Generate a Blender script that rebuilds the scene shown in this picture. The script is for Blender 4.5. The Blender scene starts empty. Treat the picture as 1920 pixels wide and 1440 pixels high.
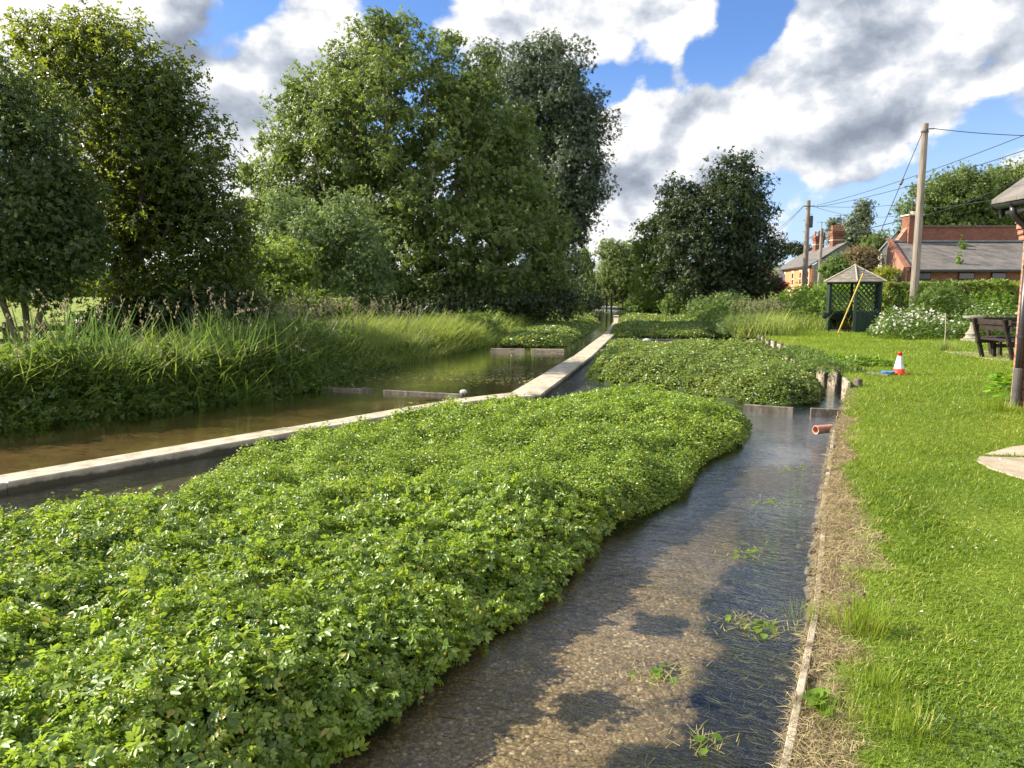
import bpy, math, random
import numpy as np
from mathutils import Vector, Matrix
RAD = math.radians
SC = bpy.context.scene
COL = SC.collection

# ------------------------------------------------------------------ camera
CAM_H, PITCH, FPX = 1.65, RAD(7.13), 1400.0
cam_d = bpy.data.cameras.new('camera')
cam_d.lens = 36.0 * FPX / 1920.0
cam_d.sensor_width = 36.0
cam_d.clip_start, cam_d.clip_end = 0.05, 6000
cam = bpy.data.objects.new('camera', cam_d)
COL.objects.link(cam)
cam.location = (0, 0, CAM_H)
cam.rotation_euler = (math.pi / 2 - PITCH, 0, 0)
SC.camera = cam


def ray(px, py):
    x, y = (px - 960) / FPX, -(py - 720) / FPX
    cp, sp = math.cos(PITCH), math.sin(PITCH)
    return Vector((x, cp + y * sp, -sp + y * cp))


def P(px, py, Y):
    d = ray(px, py)
    return Vector((0, 0, CAM_H)) + d * (Y / d.y)


def G(px, py, z=0.0):
    d = ray(px, py)
    return Vector((0, 0, CAM_H)) + d * ((z - CAM_H) / d.z)


# ------------------------------------------------------------------ light, sky, exposure
SUN_AZ, SUN_EL = RAD(-80), RAD(33)          # azimuth from +Y, negative to the left
sun_dir = Vector((math.sin(SUN_AZ) * math.cos(SUN_EL), math.cos(SUN_AZ) * math.cos(SUN_EL), math.sin(SUN_EL)))
sd = bpy.data.lights.new('sun', 'SUN')
sd.energy, sd.angle, sd.color = 5.0, RAD(0.5), (1.0, 0.91, 0.73)
sun = bpy.data.objects.new('sun', sd)
COL.objects.link(sun)
sun.rotation_euler = sun_dir.to_track_quat('Z', 'Y').to_euler()
SC.view_settings.view_transform = 'Standard'
SC.view_settings.look = 'None'
SC.view_settings.exposure = 1.38
SC.view_settings.gamma = 1.0
cy = SC.cycles
cy.use_denoising = True
cy.max_bounces, cy.diffuse_bounces, cy.glossy_bounces = 9, 6, 3
cy.transmission_bounces, cy.transparent_max_bounces = 4, 10
cy.sample_clamp_indirect = 4.0
cy.caustics_reflective = cy.caustics_refractive = False


class NT:
    """Tiny node-tree writer."""
    def __init__(self, tree):
        self.t = tree
        tree.nodes.clear()

    def n(self, kind, _in=None, **props):
        nd = self.t.nodes.new(kind)
        for k, v in props.items():
            setattr(nd, k, v)
        for k, v in (_in or {}).items():
            s = nd.inputs[k]
            if isinstance(v, bpy.types.NodeSocket):
                self.t.links.new(v, s)
            elif isinstance(v, bpy.types.Node):
                self.t.links.new(v.outputs[0], s)
            else:
                s.default_value = v
        return nd

    def math(self, op, a, b=0.0, c=None, clamp=False):
        d = {0: a, 1: b}
        if c is not None:
            d[2] = c
        return self.n('ShaderNodeMath', d, operation=op, use_clamp=clamp).outputs[0]

    def mix(self, f, a, b, mode='MIX'):
        nd = self.n('ShaderNodeMix', None, data_type='RGBA', blend_type=mode)
        for i, v in ((0, f), (6, a), (7, b)):
            s = nd.inputs[i]
            if isinstance(v, (bpy.types.NodeSocket)):
                self.t.links.new(v, s)
            else:
                s.default_value = v if i == 0 else (tuple(v) + (1,))[:4]
        return nd.outputs[2]

    def ramp(self, f, stops):
        nd = self.n('ShaderNodeValToRGB', {0: f})
        e = nd.color_ramp.elements
        while len(e) < len(stops):
            e.new(0.5)
        for el, (p, c) in zip(e, stops):
            el.position = p
            el.color = (tuple(c) + (1,))[:4] if not isinstance(c, (int, float)) else (c, c, c, 1)
        return nd.outputs[0]

    def noise(self, vec, scale, detail=4, rough=0.55, dist=0.0):
        d = {'Scale': scale, 'Detail': detail, 'Roughness': rough, 'Distortion': dist}
        if vec is not None:
            d['Vector'] = vec
        return self.n('ShaderNodeTexNoise', d).outputs[0]

    def smooth(self, x, a, b, lo=0.0, hi=1.0):
        return self.n('ShaderNodeMapRange', {0: x, 1: a, 2: b, 3: lo, 4: hi}, interpolation_type='SMOOTHSTEP').outputs[0]


W = bpy.data.worlds.new('World')
SC.world = W
W.use_nodes = True
w = NT(W.node_tree)
tc = w.n('ShaderNodeTexCoord').outputs['Generated']
sky = w.n('ShaderNodeTexSky', sky_type='NISHITA', sun_disc=False, sun_elevation=SUN_EL, sun_rotation=SUN_AZ, altitude=50, air_density=1.0, dust_density=0.6, ozone_density=2.5)
SKY_STRENGTH = 0.08


def vm(op, a, b):
    return w.n('ShaderNodeVectorMath', {0: a, 1: b}, operation=op)


def blob_sum(blobs):
    tot = None
    for (px, py, r, wt) in blobs:
        d = ray(px, py).normalized()
        dot = vm('DOT_PRODUCT', tc, tuple(d)).outputs['Value']
        rr = r / FPX
        v = w.smooth(dot, math.cos(rr * 1.25), 1.0, 0.0, wt)
        tot = v if tot is None else w.math('ADD', tot, v)
    return tot


# clouds: soft masses fixed in the sky, broken up by noise
sep = w.n('ShaderNodeSeparateXYZ', {0: tc}).outputs
zz = w.math('ADD', w.math('MAXIMUM', sep[2], 0.0), 0.22)
flat = w.n('ShaderNodeCombineXYZ', {0: w.math('DIVIDE', sep[0], zz), 1: w.math('DIVIDE', sep[1], zz), 2: w.math('MULTIPLY', sep[2], 2.0)}).outputs[0]


def fbm(vec, sc):
    return w.noise(vec, sc, 8, 0.58, 0.15)


CL = [(300, 110, 280, .60), (80, 40, 220, .40), (420, 320, 200, .45), (610, 80, 110, .80), (540, 60, 60, .3), (960, 50, 100, .70), (1080, 50, 100, .6), (1210, 40, 100, .70), (1140, 290, 110, .55), (1190, 390, 150, .5),
      (1270, 15, 80, .6), (1110, 40, 90, .5), (1500, 90, 100, .55), (1600, 60, 110, .35), (1310, 200, 160, .60), (1480, 160, 170, .60), (1600, 200, 150, .50), (1560, 290, 120, .45), (1840, 110, 260, .75), (1700, 60, 140, .35), (1190, 320, 120, .40), (1150, 420, 130, .35), (1490, 430, 60, .45),
      (1560, 470, 90, .30), (1230, 230, 100, .35), (1330, 300, 100, .30), (840, 20, 70, .35), (240, 420, 300, .35)]
GAP = [(1150, -380, 290, .9), (500, -10, 60, .5), (650, -20, 60, .4), (790, 30, 120, .6), (1170, 120, 80, .85), (1260, 110, 70, .75), (1370, 70, 80, .95), (1440, 10, 90, .6), (1130, 160, 60, .65), (450, 8, 60, .4), (1520, 370, 110, .6), (1640, 390, 150, .8), (1760, 330, 80, .5), (1420, 360, 90, .4), (440, 340, 40, .4), (1850, 300, 80, .4)]
GREY = [(330, 120, 200, .34), (420, 170, 130, .16), (60, 60, 200, .10), (1440, 230, 150, .22), (1560, 130, 170, .20), (1580, 300, 140, .20), (1830, 250, 220, .20), (1700, 300, 120, .14), (1760, 60, 200, .08), (1190, 325, 60, .16), (1160, 60, 90, .08)]
puff = w.n('ShaderNodeVectorMath', {0: tc, 1: (1.0, 1.0, 1.35)}, operation='MULTIPLY').outputs[0]


def cloud_noise(off):
    a = w.n('ShaderNodeVectorMath', {0: flat, 1: off}, operation='ADD').outputs[0]
    b = w.n('ShaderNodeVectorMath', {0: puff, 1: tuple(q * .55 for q in off)}, operation='ADD').outputs[0]
    bn = w.noise(b, 6.5, 8, .56, .12)
    jit = w.n('ShaderNodeVectorMath', {0: b, 1: w.n('ShaderNodeVectorMath', {0: w.n('ShaderNodeTexNoise', {'Vector': b, 'Scale': 9.0, 'Detail': 4.0}).outputs['Color'], 'Scale': .10}, operation='SCALE').outputs[0]}, operation='ADD').outputs[0]
    v1 = w.n('ShaderNodeTexVoronoi', {'Vector': jit, 'Scale': 8.0}, feature='F1').outputs['Distance']
    v2 = w.n('ShaderNodeTexVoronoi', {'Vector': jit, 'Scale': 21.0}, feature='F1').outputs['Distance']
    puffs = w.math('ADD', w.math('MULTIPLY', w.math('SUBTRACT', .46, v1), .24), w.math('MULTIPLY', w.math('SUBTRACT', .42, v2), .12))
    bn = w.math('ADD', bn, puffs)
    return w.math('ADD', w.math('MULTIPLY', fbm(a, 1.9), .12), w.math('MULTIPLY', bn, .90))


n1 = cloud_noise((0, 0, 0))
dens = w.math('ADD', w.math('SUBTRACT', blob_sum(CL), blob_sum(GAP)), w.math('MULTIPLY', w.math('SUBTRACT', n1, 0.5), 3.9))
behind = w.smooth(w.math('MULTIPLY', sep[1], -1.0), -0.15, 0.6)          # unseen sky behind the camera: cloud added and brightened to fill shaded sides
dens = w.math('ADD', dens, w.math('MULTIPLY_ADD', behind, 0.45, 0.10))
alpha = w.smooth(dens, 0.06, 0.50)
n2 = cloud_noise((-0.045, 0.0, 0.06))
lit = w.math('MULTIPLY', w.math('SUBTRACT', n1, n2), 3.6)
fine = w.math('MULTIPLY', w.math('SUBTRACT', w.noise(puff, 30.0, 5, .6, .3), 0.5), 0.16)
val = w.math('ADD', w.math('SUBTRACT', 0.97, w.math('MULTIPLY', blob_sum(GREY), .65)), w.math('ADD', lit, fine))
thick = w.smooth(dens, 0.45, 1.6, 0.0, 0.15)
val = w.math('SUBTRACT', val, thick)
ccol = w.ramp(val, [(0.0, (0.28, 0.32, 0.40)), (0.35, (0.42, 0.47, 0.55)), (0.66, (0.68, 0.72, 0.79)), (0.92, (1.02, 1.01, 0.99))])
haze_low = w.smooth(sep[2], 0.0, 0.30, 0.75, 0.0)
skyc = w.mix(1.0, sky.outputs[0], (0.58, 0.74, 1.02), 'MULTIPLY')
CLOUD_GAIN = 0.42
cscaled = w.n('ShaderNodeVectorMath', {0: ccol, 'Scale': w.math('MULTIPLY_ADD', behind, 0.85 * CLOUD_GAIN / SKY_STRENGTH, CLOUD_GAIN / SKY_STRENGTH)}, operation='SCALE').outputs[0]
pale = w.mix(haze_low, skyc, tuple(CLOUD_GAIN * c / SKY_STRENGTH for c in (0.62, 0.80, 1.05)))
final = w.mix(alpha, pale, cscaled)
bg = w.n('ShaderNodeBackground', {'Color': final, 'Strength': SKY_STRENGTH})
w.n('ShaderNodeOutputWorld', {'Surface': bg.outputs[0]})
W.cycles.sampling_method = 'MANUAL'
W.cycles.sample_map_resolution = 512

# ------------------------------------------------------------------ helpers


class MB:
    """Collects boxes, bars, tubes, lathes and prisms; build() links them as ONE mesh object."""
    def __init__(self):
        self.v, self.f = [], []

    def add(self, vs, fs):
        b = len(self.v)
        self.v += [tuple(p) for p in vs]
        self.f += [tuple(i + b for i in f) for f in fs]
        return self

    def box(self, c, s, rot=None):
        hx, hy, hz = s[0] / 2, s[1] / 2, s[2] / 2
        vs = [Vector((x, y, z)) for x in (-hx, hx) for y in (-hy, hy) for z in (-hz, hz)]
        if rot is not None:
            m = rot if isinstance(rot, Matrix) else Matrix.Rotation(rot, 3, 'Z')
            vs = [m @ p for p in vs]
        c = Vector(c)
        return self.add([p + c for p in vs], [(0, 1, 3, 2), (4, 6, 7, 5), (0, 4, 5, 1), (2, 3, 7, 6), (0, 2, 6, 4), (1, 5, 7, 3)])

    def bar(self, p0, p1, wd, ht, up=(0, 0, 1)):
        p0, p1 = Vector(p0), Vector(p1)
        d = (p1 - p0)
        L = d.length
        d.normalize()
        u = Vector(up)
        x = d.cross(u)
        if x.length < 1e-4:
            x = d.cross(Vector((1, 0, 0)))
        x.normalize()
        z = x.cross(d)
        m = Matrix((x, d, z)).transposed()
        return self.box((p0 + p1) / 2, (wd, L, ht), m)

    def tube(self, pts, rad, n=8, cap=True):
        pts = [Vector(p) for p in pts]
        if isinstance(rad, (int, float)):
            rad = [rad] * len(pts)
        b = len(self.v)
        prev = None
        for i, p in enumerate(pts):
            t = (pts[min(i + 1, len(pts) - 1)] - pts[max(i - 1, 0)])
            t.normalize()
            if prev is None:
                a = Vector((0, 0, 1)) if abs(t.z) < 0.9 else Vector((1, 0, 0))
                x = t.cross(a).normalized()
            else:
                x = (prev - t * prev.dot(t)).normalized()
            prev = x
            y = t.cross(x)
            for k in range(n):
                a = 2 * math.pi * k / n
                self.v.append(tuple(p + (x * math.cos(a) + y * math.sin(a)) * rad[i]))
        for i in range(len(pts) - 1):
            for k in range(n):
                q = b + i * n
                self.f.append((q + k, q + (k + 1) % n, q + n + (k + 1) % n, q + n + k))
        if cap:
            self.f.append(tuple(b + k for k in range(n))[::-1])
            e = b + (len(pts) - 1) * n
            self.f.append(tuple(e + k for k in range(n)))
        return self

    def lathe(self, c, prof, n=20, square=False):
        b = len(self.v)
        for r, z in prof:
            for k in range(n):
                a = 2 * math.pi * k / n
                self.v.append((c[0] + r * math.cos(a), c[1] + r * math.sin(a), c[2] + z))
        for i in range(len(prof) - 1):
            for k in range(n):
                q = b + i * n
                self.f.append((q + k, q + (k + 1) % n, q + n + (k + 1) % n, q + n + k))
        self.f.append(tuple(b + k for k in range(n))[::-1])
        e = b + (len(prof) - 1) * n
        self.f.append(tuple(e + k for k in range(n)))
        return self

    def prism(self, poly, vec):
        """A planar polygon pushed along vec."""
        vec = Vector(vec)
        n = len(poly)
        vs = [Vector(p) for p in poly] + [Vector(p) + vec for p in poly]
        fs = [tuple(range(n))[::-1], tuple(range(n, 2 * n))] + [(i, (i + 1) % n, n + (i + 1) % n, n + i) for i in range(n)]
        return self.add(vs, fs)

    def build(self, name, m, parent=None, smooth=False, bevel=0.0):
        me = bpy.data.meshes.new(name)
        me.from_pydata(self.v, [], self.f)
        if smooth:
            me.polygons.foreach_set('use_smooth', [True] * len(me.polygons))
        me.materials.append(m)
        me.update()
        o = bpy.data.objects.new(name, me)
        COL.objects.link(o)
        if parent is not None:
            link_parent(o, parent)
        if bevel:
            bv = o.modifiers.new('bevel', 'BEVEL')
            bv.width, bv.segments, bv.limit_method = bevel, 1, 'ANGLE'
        return o


def link_parent(o, parent):
    o.parent = parent
    o.matrix_parent_inverse = world_of(parent).inverted()


def world_of(o):
    m = Matrix.LocRotScale(o.location, o.rotation_euler, o.scale)
    return (world_of(o.parent) @ o.matrix_parent_inverse @ m) if o.parent else m


def tag(o, label=None, cat=None, group=None, kind=None):
    for k, v in (('label', label), ('category', cat), ('group', group), ('kind', kind)):
        if v:
            o[k] = v
    return o


def empty(name, loc, label, cat, group=None):
    o = bpy.data.objects.new(name, None)
    COL.objects.link(o)
    o.location = loc
    return tag(o, label, cat, group)


def np_mesh(name, V, Fq, mat, parent=None, tint=None, smooth=False):
    """Fast big mesh from numpy arrays: V (n,3), Fq (m,k)."""
    me = bpy.data.meshes.new(name)
    n, (m, k) = len(V), Fq.shape
    me.vertices.add(n)
    me.vertices.foreach_set('co', np.ascontiguousarray(V, dtype=np.float32).ravel())
    me.loops.add(m * k)
    me.loops.foreach_set('vertex_index', np.ascontiguousarray(Fq, dtype=np.int32).ravel())
    me.polygons.add(m)
    me.polygons.foreach_set('loop_start', np.arange(0, m * k, k, dtype=np.int32))
    if smooth:
        me.polygons.foreach_set('use_smooth', np.ones(m, dtype=bool))
    me.update(calc_edges=True)
    if tint is not None:
        a = me.attributes.new('tint', 'FLOAT', 'POINT')
        a.data.foreach_set('value', np.ascontiguousarray(tint, dtype=np.float32))
    me.materials.append(mat)
    o = bpy.data.objects.new(name, me)
    COL.objects.link(o)
    if parent is not None:
        link_parent(o, parent)
    return o


def unit(a):
    return a / np.maximum(np.linalg.norm(a, axis=-1, keepdims=True), 1e-9)


# leaf templates: (verts, quads); y runs along the leaf, z is its upper side
def T_leaf(wd=0.34, fold=0.10, droop=0.12):
    v = np.array([(0, 0, 0), (wd * .8, .3, fold), (wd * .75, .66, fold * .8 - droop * .4), (0, 1, -droop), (-wd * .75, .66, fold * .8 - droop * .4), (-wd * .8, .3, fold)], float)
    return v, np.array([(0, 1, 2, 3), (0, 3, 4, 5)])


def T_blade(wd=0.05, bend=0.35):
    v = np.array([(-wd, 0, 0), (wd, 0, 0), (wd * .8, .55, bend * .25), (-wd * .8, .55, bend * .25), (wd * .12, 1, bend), (-wd * .12, 1, bend)], float)
    return v, np.array([(0, 1, 2, 3), (3, 2, 4, 5)])


def T_pinnate(pairs=3, wd=0.34):
    lv, lf = T_leaf(wd)
    V, Fs, b = [], [], 0
    rq = random.Random(12)
    def put(o, ang, s, zt):
        nonlocal b
        ang, s, zt = ang + rq.uniform(-.18, .18), s * rq.uniform(.8, 1.15), zt + rq.uniform(-.25, .25)
        roll = rq.uniform(-.45, .45)
        c, sn = math.cos(ang), math.sin(ang)
        q = lv * s
        x = q[:, 0] * c - q[:, 1] * sn + o[0]
        y = q[:, 0] * sn + q[:, 1] * c + o[1]
        V.append(np.stack([x, y, q[:, 2] + o[2] + zt * q[:, 1] + roll * q[:, 0]], 1))
        Fs.append(lf + b)
        b += len(lv)
    for i in range(pairs):
        y = 0.22 + 0.5 * i / max(pairs - 1, 1)
        z = 0.10 * math.sin(y * 3)
        for sgn in (-1, 1):
            put((0, y, z), sgn * RAD(-62), 0.34, -0.10)
    put((0, 0.74, 0.05), 0, 0.40, -0.25)
    return np.concatenate(V), np.concatenate(Fs)


def T_cluster(n=5, seed=0, wd=.34, spread=0.8):
    """A spray of a few leaves round a twig tip."""
    r = np.random.default_rng(seed)
    lv, lf = T_leaf(wd)
    V, Fs = [], []
    for i in range(n):
        a = 2 * math.pi * (i + r.random() * .6) / n
        tilt = r.uniform(-.5, .6)
        c, s = math.cos(a), math.sin(a)
        q = lv * r.uniform(.75, 1.1)
        z = q[:, 2] + q[:, 1] * math.tan(tilt) * .6
        x = q[:, 0] * c - q[:, 1] * s
        y = q[:, 0] * s + q[:, 1] * c
        V.append(np.stack([x * spread, y * spread, z + r.uniform(-.25, .25)], 1))
        Fs.append(lf + 6 * i)
    return np.concatenate(V), np.concatenate(Fs)


def scatter(name, tmpl, pos, ydir, zdir, scale, tint, mat, parent=None):
    tv, tf = tmpl
    Y = unit(ydir)
    Z = unit(zdir - (zdir * Y).sum(1, keepdims=True) * Y)
    X = np.cross(Y, Z)
    s = np.asarray(scale, float).reshape(-1, 1, 1)
    V = pos[:, None, :] + s * (tv[None, :, 0:1] * X[:, None, :] + tv[None, :, 1:2] * Y[:, None, :] + tv[None, :, 2:3] * Z[:, None, :])
    n, k = len(pos), len(tv)
    Fq = (tf[None] + (np.arange(n) * k)[:, None, None]).reshape(-1, 4)
    return np_mesh(name, V.reshape(-1, 3), Fq, mat, parent, np.repeat(tint, k))


def vnoise(x, y, scale, seed=0, octaves=3):
    """Value noise in numpy, about -1..1."""
    tot, amp, nrm = 0, 1.0, 0
    x, y = np.asarray(x, float) * scale, np.asarray(y, float) * scale
    for o in range(octaves):
        xi, yi = np.floor(x), np.floor(y)
        fx, fy = x - xi, y - yi
        fx, fy = fx * fx * (3 - 2 * fx), fy * fy * (3 - 2 * fy)
        def h(a, b):
            v = np.sin(a * 127.1 + b * 311.7 + seed * 74.7 + o * 19.3) * 43758.5453
            return (v - np.floor(v)) * 2 - 1
        tot = tot + amp * ((h(xi, yi) * (1 - fx) + h(xi + 1, yi) * fx) * (1 - fy) + (h(xi, yi + 1) * (1 - fx) + h(xi + 1, yi + 1) * fx) * fy)
        nrm += amp
        amp *= .5
        x, y = x * 2.03 + 17.1, y * 2.03 + 5.3
    return tot / nrm


def inside(poly, x, y):
    c = np.zeros(len(x), bool)
    n = len(poly)
    for i in range(n):
        (x0, y0), (x1, y1) = poly[i], poly[(i + 1) % n]
        if y0 == y1:
            continue
        t = ((y0 > y) != (y1 > y)) & (x < (x1 - x0) * (y - y0) / (y1 - y0) + x0)
        c ^= t
    return c


def edge_dist(poly, x, y, closed=True):
    d = np.full(len(x), 1e9)
    n = len(poly)
    for i in range(n if closed else n - 1):
        (x0, y0), (x1, y1) = poly[i], poly[(i + 1) % n]
        dx, dy = x1 - x0, y1 - y0
        t = np.clip(((x - x0) * dx + (y - y0) * dy) / (dx * dx + dy * dy + 1e-12), 0, 1)
        d = np.minimum(d, np.hypot(x - x0 - t * dx, y - y0 - t * dy))
    return d


def smoothstep(x, a, b):
    t = np.clip((x - a) / (b - a), 0, 1)
    return t * t * (3 - 2 * t)


# ------------------------------------------------------------------ materials
def new_mat(name):
    m = bpy.data.materials.new(name)
    m.use_nodes = True
    return m, NT(m.node_tree)


def finish(n, shader):
    n.n('ShaderNodeOutputMaterial', {'Surface': shader})


def pmat(name, c1, c2, scale=6.0, rough=0.85, bump=0.15, bscale=40.0, spec=0.3, stretch=(1, 1, 1), c3=None, metal=0.0):
    """Mottled surface: two or three colours by noise, small bumps."""
    m, n = new_mat(name)
    tcx = n.n('ShaderNodeTexCoord').outputs['Object']
    mp = n.n('ShaderNodeMapping', {0: tcx, 'Scale': stretch}).outputs[0]
    f = n.noise(mp, scale, 6, .6)
    col = n.ramp(f, [(0.33, c1), (0.66, c2)])
    if c3 is not None:
        col = n.mix(n.smooth(n.noise(mp, scale * .37, 5, .65), .52, .66), col, c3)
    b = n.n('ShaderNodeBump', {'Strength': bump, 'Distance': 0.02, 'Height': n.noise(mp, bscale, 4, .6)})
    p = n.n('ShaderNodeBsdfPrincipled', {'Base Color': col, 'Roughness': rough, 'Metallic': metal, 'Specular IOR Level': spec, 'Normal': b.outputs[0]})
    finish(n, p.outputs[0])
    return m


LEAF_GAIN = 1.45


def leaf_mat(name, dark, light, trans, tw=0.42, rough=0.38, spec=0.45, accent=None):
    """Leaf: colour varies leaf by leaf, light passes through it, gloss on top."""
    m, n = new_mat(name)
    g = lambda c: tuple(min(.9, q * LEAF_GAIN) for q in c) if c and max(c) < .4 else c
    dark, light, accent = g(dark), g(light), g(accent)
    at = n.n('ShaderNodeAttribute', attribute_name='tint').outputs['Fac']
    pos = n.n('ShaderNodeNewGeometry').outputs['Position']
    f = n.math('ADD', at, n.math('MULTIPLY', n.math('SUBTRACT', n.noise(pos, 0.9, 3), .5), .5), clamp=True)
    stops = [(0.1, dark), (0.9 if accent is None else 0.75, light)]
    if accent is not None:
        stops.append((1.0, accent))
    col = n.ramp(f, stops)
    tcol = n.mix(0.55, col, trans)
    p = n.n('ShaderNodeBsdfPrincipled', {'Base Color': col, 'Roughness': rough, 'Specular IOR Level': spec})
    t = n.n('ShaderNodeBsdfTranslucent', {'Color': tcol})
    mx = n.n('ShaderNodeMixShader', {0: tw, 1: p.outputs[0], 2: t.outputs[0]})
    finish(n, mx.outputs[0])
    return m


def brick_mat(name, c1, c2, mortar, bw=0.225, bh=0.075, rough=.9, slate=False, bump=.5, dirt=None):
    m, n = new_mat(name)
    g = n.n('ShaderNodeTexCoord').outputs['Object']
    s = n.n('ShaderNodeSeparateXYZ', {0: g}).outputs
    v = n.n('ShaderNodeCombineXYZ', {0: n.math('ADD', s[0], n.math('MULTIPLY', s[1], 0.97)), 1: n.math('MULTIPLY', s[2], 1.0)}).outputs[0]
    bt = n.n('ShaderNodeTexBrick', {'Vector': v, 'Color1': c1 + (1,), 'Color2': c2 + (1,), 'Mortar': mortar + (1,), 'Scale': 1.0, 'Mortar Size': 0.006 if slate else 0.010, 'Mortar Smooth': .2, 'Bias': 0.0, 'Brick Width': bw, 'Row Height': bh})
    nz = n.noise(g, 1.3, 6, .65)
    col = n.mix(n.smooth(nz, .35, .75, 0, .55), bt.outputs['Color'], dirt or tuple(x * .55 for x in c1))
    nz2 = n.noise(g, 9.0, 5, .6)
    col = n.mix(n.smooth(nz2, .45, .7, 0, .35), col, tuple(min(1, x * 1.5) for x in c2))
    b = n.n('ShaderNodeBump', {'Strength': bump, 'Distance': 0.01, 'Height': n.math('SUBTRACT', n.math('MULTIPLY', nz2, .4), bt.outputs['Fac'])})
    p = n.n('ShaderNodeBsdfPrincipled', {'Base Color': col, 'Roughness': rough, 'Specular IOR Level': .25, 'Normal': b.outputs[0]})
    finish(n, p.outputs[0])
    return m


def water_mat(name, tint, amp, sc, rough=0.02):
    m, n = new_mat(name)
    pos = n.n('ShaderNodeNewGeometry').outputs['Position']
    rot = n.n('ShaderNodeMapping', {0: pos, 'Rotation': (0, 0, RAD(-22)), 'Scale': (1.0, 0.45, 1.0)}, vector_type='TEXTURE').outputs[0]
    a = n.noise(rot, sc, 4, .55, .6)
    b2 = n.noise(rot, sc * 3.4, 3, .5, .4)
    patch = n.smooth(n.noise(pos, .55, 3, .5), .35, .65, .35, 1.0)
    hgt = n.math('MULTIPLY', n.math('ADD', a, n.math('MULTIPLY', b2, .35)), patch)
    bp = n.n('ShaderNodeBump', {'Strength': 1.0, 'Distance': amp, 'Height': hgt})
    inc = n.n('ShaderNodeNewGeometry').outputs['Incoming']
    cs = n.math('ABSOLUTE', n.n('ShaderNodeVectorMath', {0: bp.outputs[0], 1: inc}, operation='DOT_PRODUCT').outputs['Value'])
    fr = n.math('MULTIPLY_ADD', n.math('POWER', n.math('SUBTRACT', 1.0, cs, clamp=True), 4.8), 1.6, 0.02, clamp=True)
    gl = n.n('ShaderNodeBsdfGlossy', {'Color': (1, 1, 1, 1), 'Roughness': rough, 'Normal': bp.outputs[0]})
    tr = n.n('ShaderNodeBsdfTransparent', {'Color': tint + (1,)})
    mx = n.n('ShaderNodeMixShader', {0: fr, 1: tr.outputs[0], 2: gl.outputs[0]})
    finish(n, mx.outputs[0])
    return m


M = {}
M['bark'] = pmat('bark', (.05, .042, .033), (.13, .11, .085), 9, .95, .6, 30, stretch=(1, 1, .35))
M['ash_bark'] = pmat('ash_bark', (.11, .095, .07), (.22, .19, .145), 9, .95, .6, 30, stretch=(1, 1, .35))
M['bark_pale'] = pmat('bark_pale', (.16, .15, .13), (.34, .32, .28), 9, .9, .5, 30, stretch=(1, 1, .35))
M['lime_leaf'] = leaf_mat('lime_leaf', (.014, .028, .007), (.048, .074, .013), (.42, .48, .03), .48, .42)
M['maple_leaf'] = leaf_mat('maple_leaf', (.020, .038, .010), (.055, .085, .020), (.20, .28, .05), .42, .45)
M['ash_leaf'] = leaf_mat('ash_leaf', (.044, .074, .018), (.115, .155, .038), (.28, .36, .05), .46, .42)
M['poplar_leaf'] = leaf_mat('poplar_leaf', (.030, .048, .024), (.080, .105, .060), (.14, .20, .07), .34, .34, .5)
M['grey_leaf'] = leaf_mat('grey_leaf', (.045, .080, .025), (.12, .17, .06), (.28, .38, .09), .42, .40)
M['shrub_leaf'] = leaf_mat('shrub_leaf', (.045, .085, .014), (.12, .18, .025), (.40, .50, .06), .45, .40)
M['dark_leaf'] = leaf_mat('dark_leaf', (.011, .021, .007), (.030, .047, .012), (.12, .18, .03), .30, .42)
M['willow_leaf'] = leaf_mat('willow_leaf', (.055, .085, .022), (.13, .17, .05), (.30, .38, .09), .45, .45)
M['birch_leaf'] = leaf_mat('birch_leaf', (.045, .065, .030), (.12, .15, .08), (.18, .24, .09), .38, .35, .6)
M['purple_leaf'] = leaf_mat('purple_leaf', (.03, .008, .010), (.09, .018, .02), (.25, .03, .03), .4, .45)
M['bronze_leaf'] = leaf_mat('bronze_leaf', (.07, .055, .025), (.20, .15, .07), (.30, .20, .08), .4, .6)
M['gold_leaf'] = leaf_mat('gold_leaf', (.10, .12, .012), (.24, .24, .02), (.5, .5, .04), .45, .5)
M['hedge_leaf'] = leaf_mat('hedge_leaf', (.045, .085, .014), (.14, .20, .025), (.40, .50, .06), .42, .40, accent=(.30, .22, .06))
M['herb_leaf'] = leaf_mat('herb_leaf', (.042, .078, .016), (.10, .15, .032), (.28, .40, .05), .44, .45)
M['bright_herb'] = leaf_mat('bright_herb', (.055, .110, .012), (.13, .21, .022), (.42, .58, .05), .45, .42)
M['sword_leaf'] = leaf_mat('sword_leaf', (.034, .066, .014), (.075, .115, .026), (.16, .28, .06), .38, .75, .15)
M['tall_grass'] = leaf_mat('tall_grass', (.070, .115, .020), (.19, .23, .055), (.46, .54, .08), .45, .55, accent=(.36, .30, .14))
M['seed_head'] = leaf_mat('seed_head', (.12, .105, .06), (.24, .21, .13), (.35, .3, .18), .4, .8)
M['cress'] = leaf_mat('cress', (.026, .066, .009), (.165, .245, .032), (.46, .60, .04), .44, .42, .75, accent=(.30, .25, .06))
M['cress_far'] = leaf_mat('cress_far', (.042, .080, .018), (.125, .175, .042), (.40, .50, .06), .42, .38, .7, accent=(.30, .25, .08))
M['cress_flower'] = leaf_mat('cress_flower', (.15, .20, .02), (.30, .33, .04), (.5, .55, .06), .4, .6)
M['lawn_blade'] = leaf_mat('lawn_blade', (.060, .115, .009), (.150, .205, .020), (.42, .52, .03), .42, .45, .35, accent=(.33, .30, .10))
M['dry_blade'] = leaf_mat('dry_blade', (.13, .10, .055), (.34, .275, .165), (.42, .34, .2), .3, .8, .2, accent=(.22, .22, .06))
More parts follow.
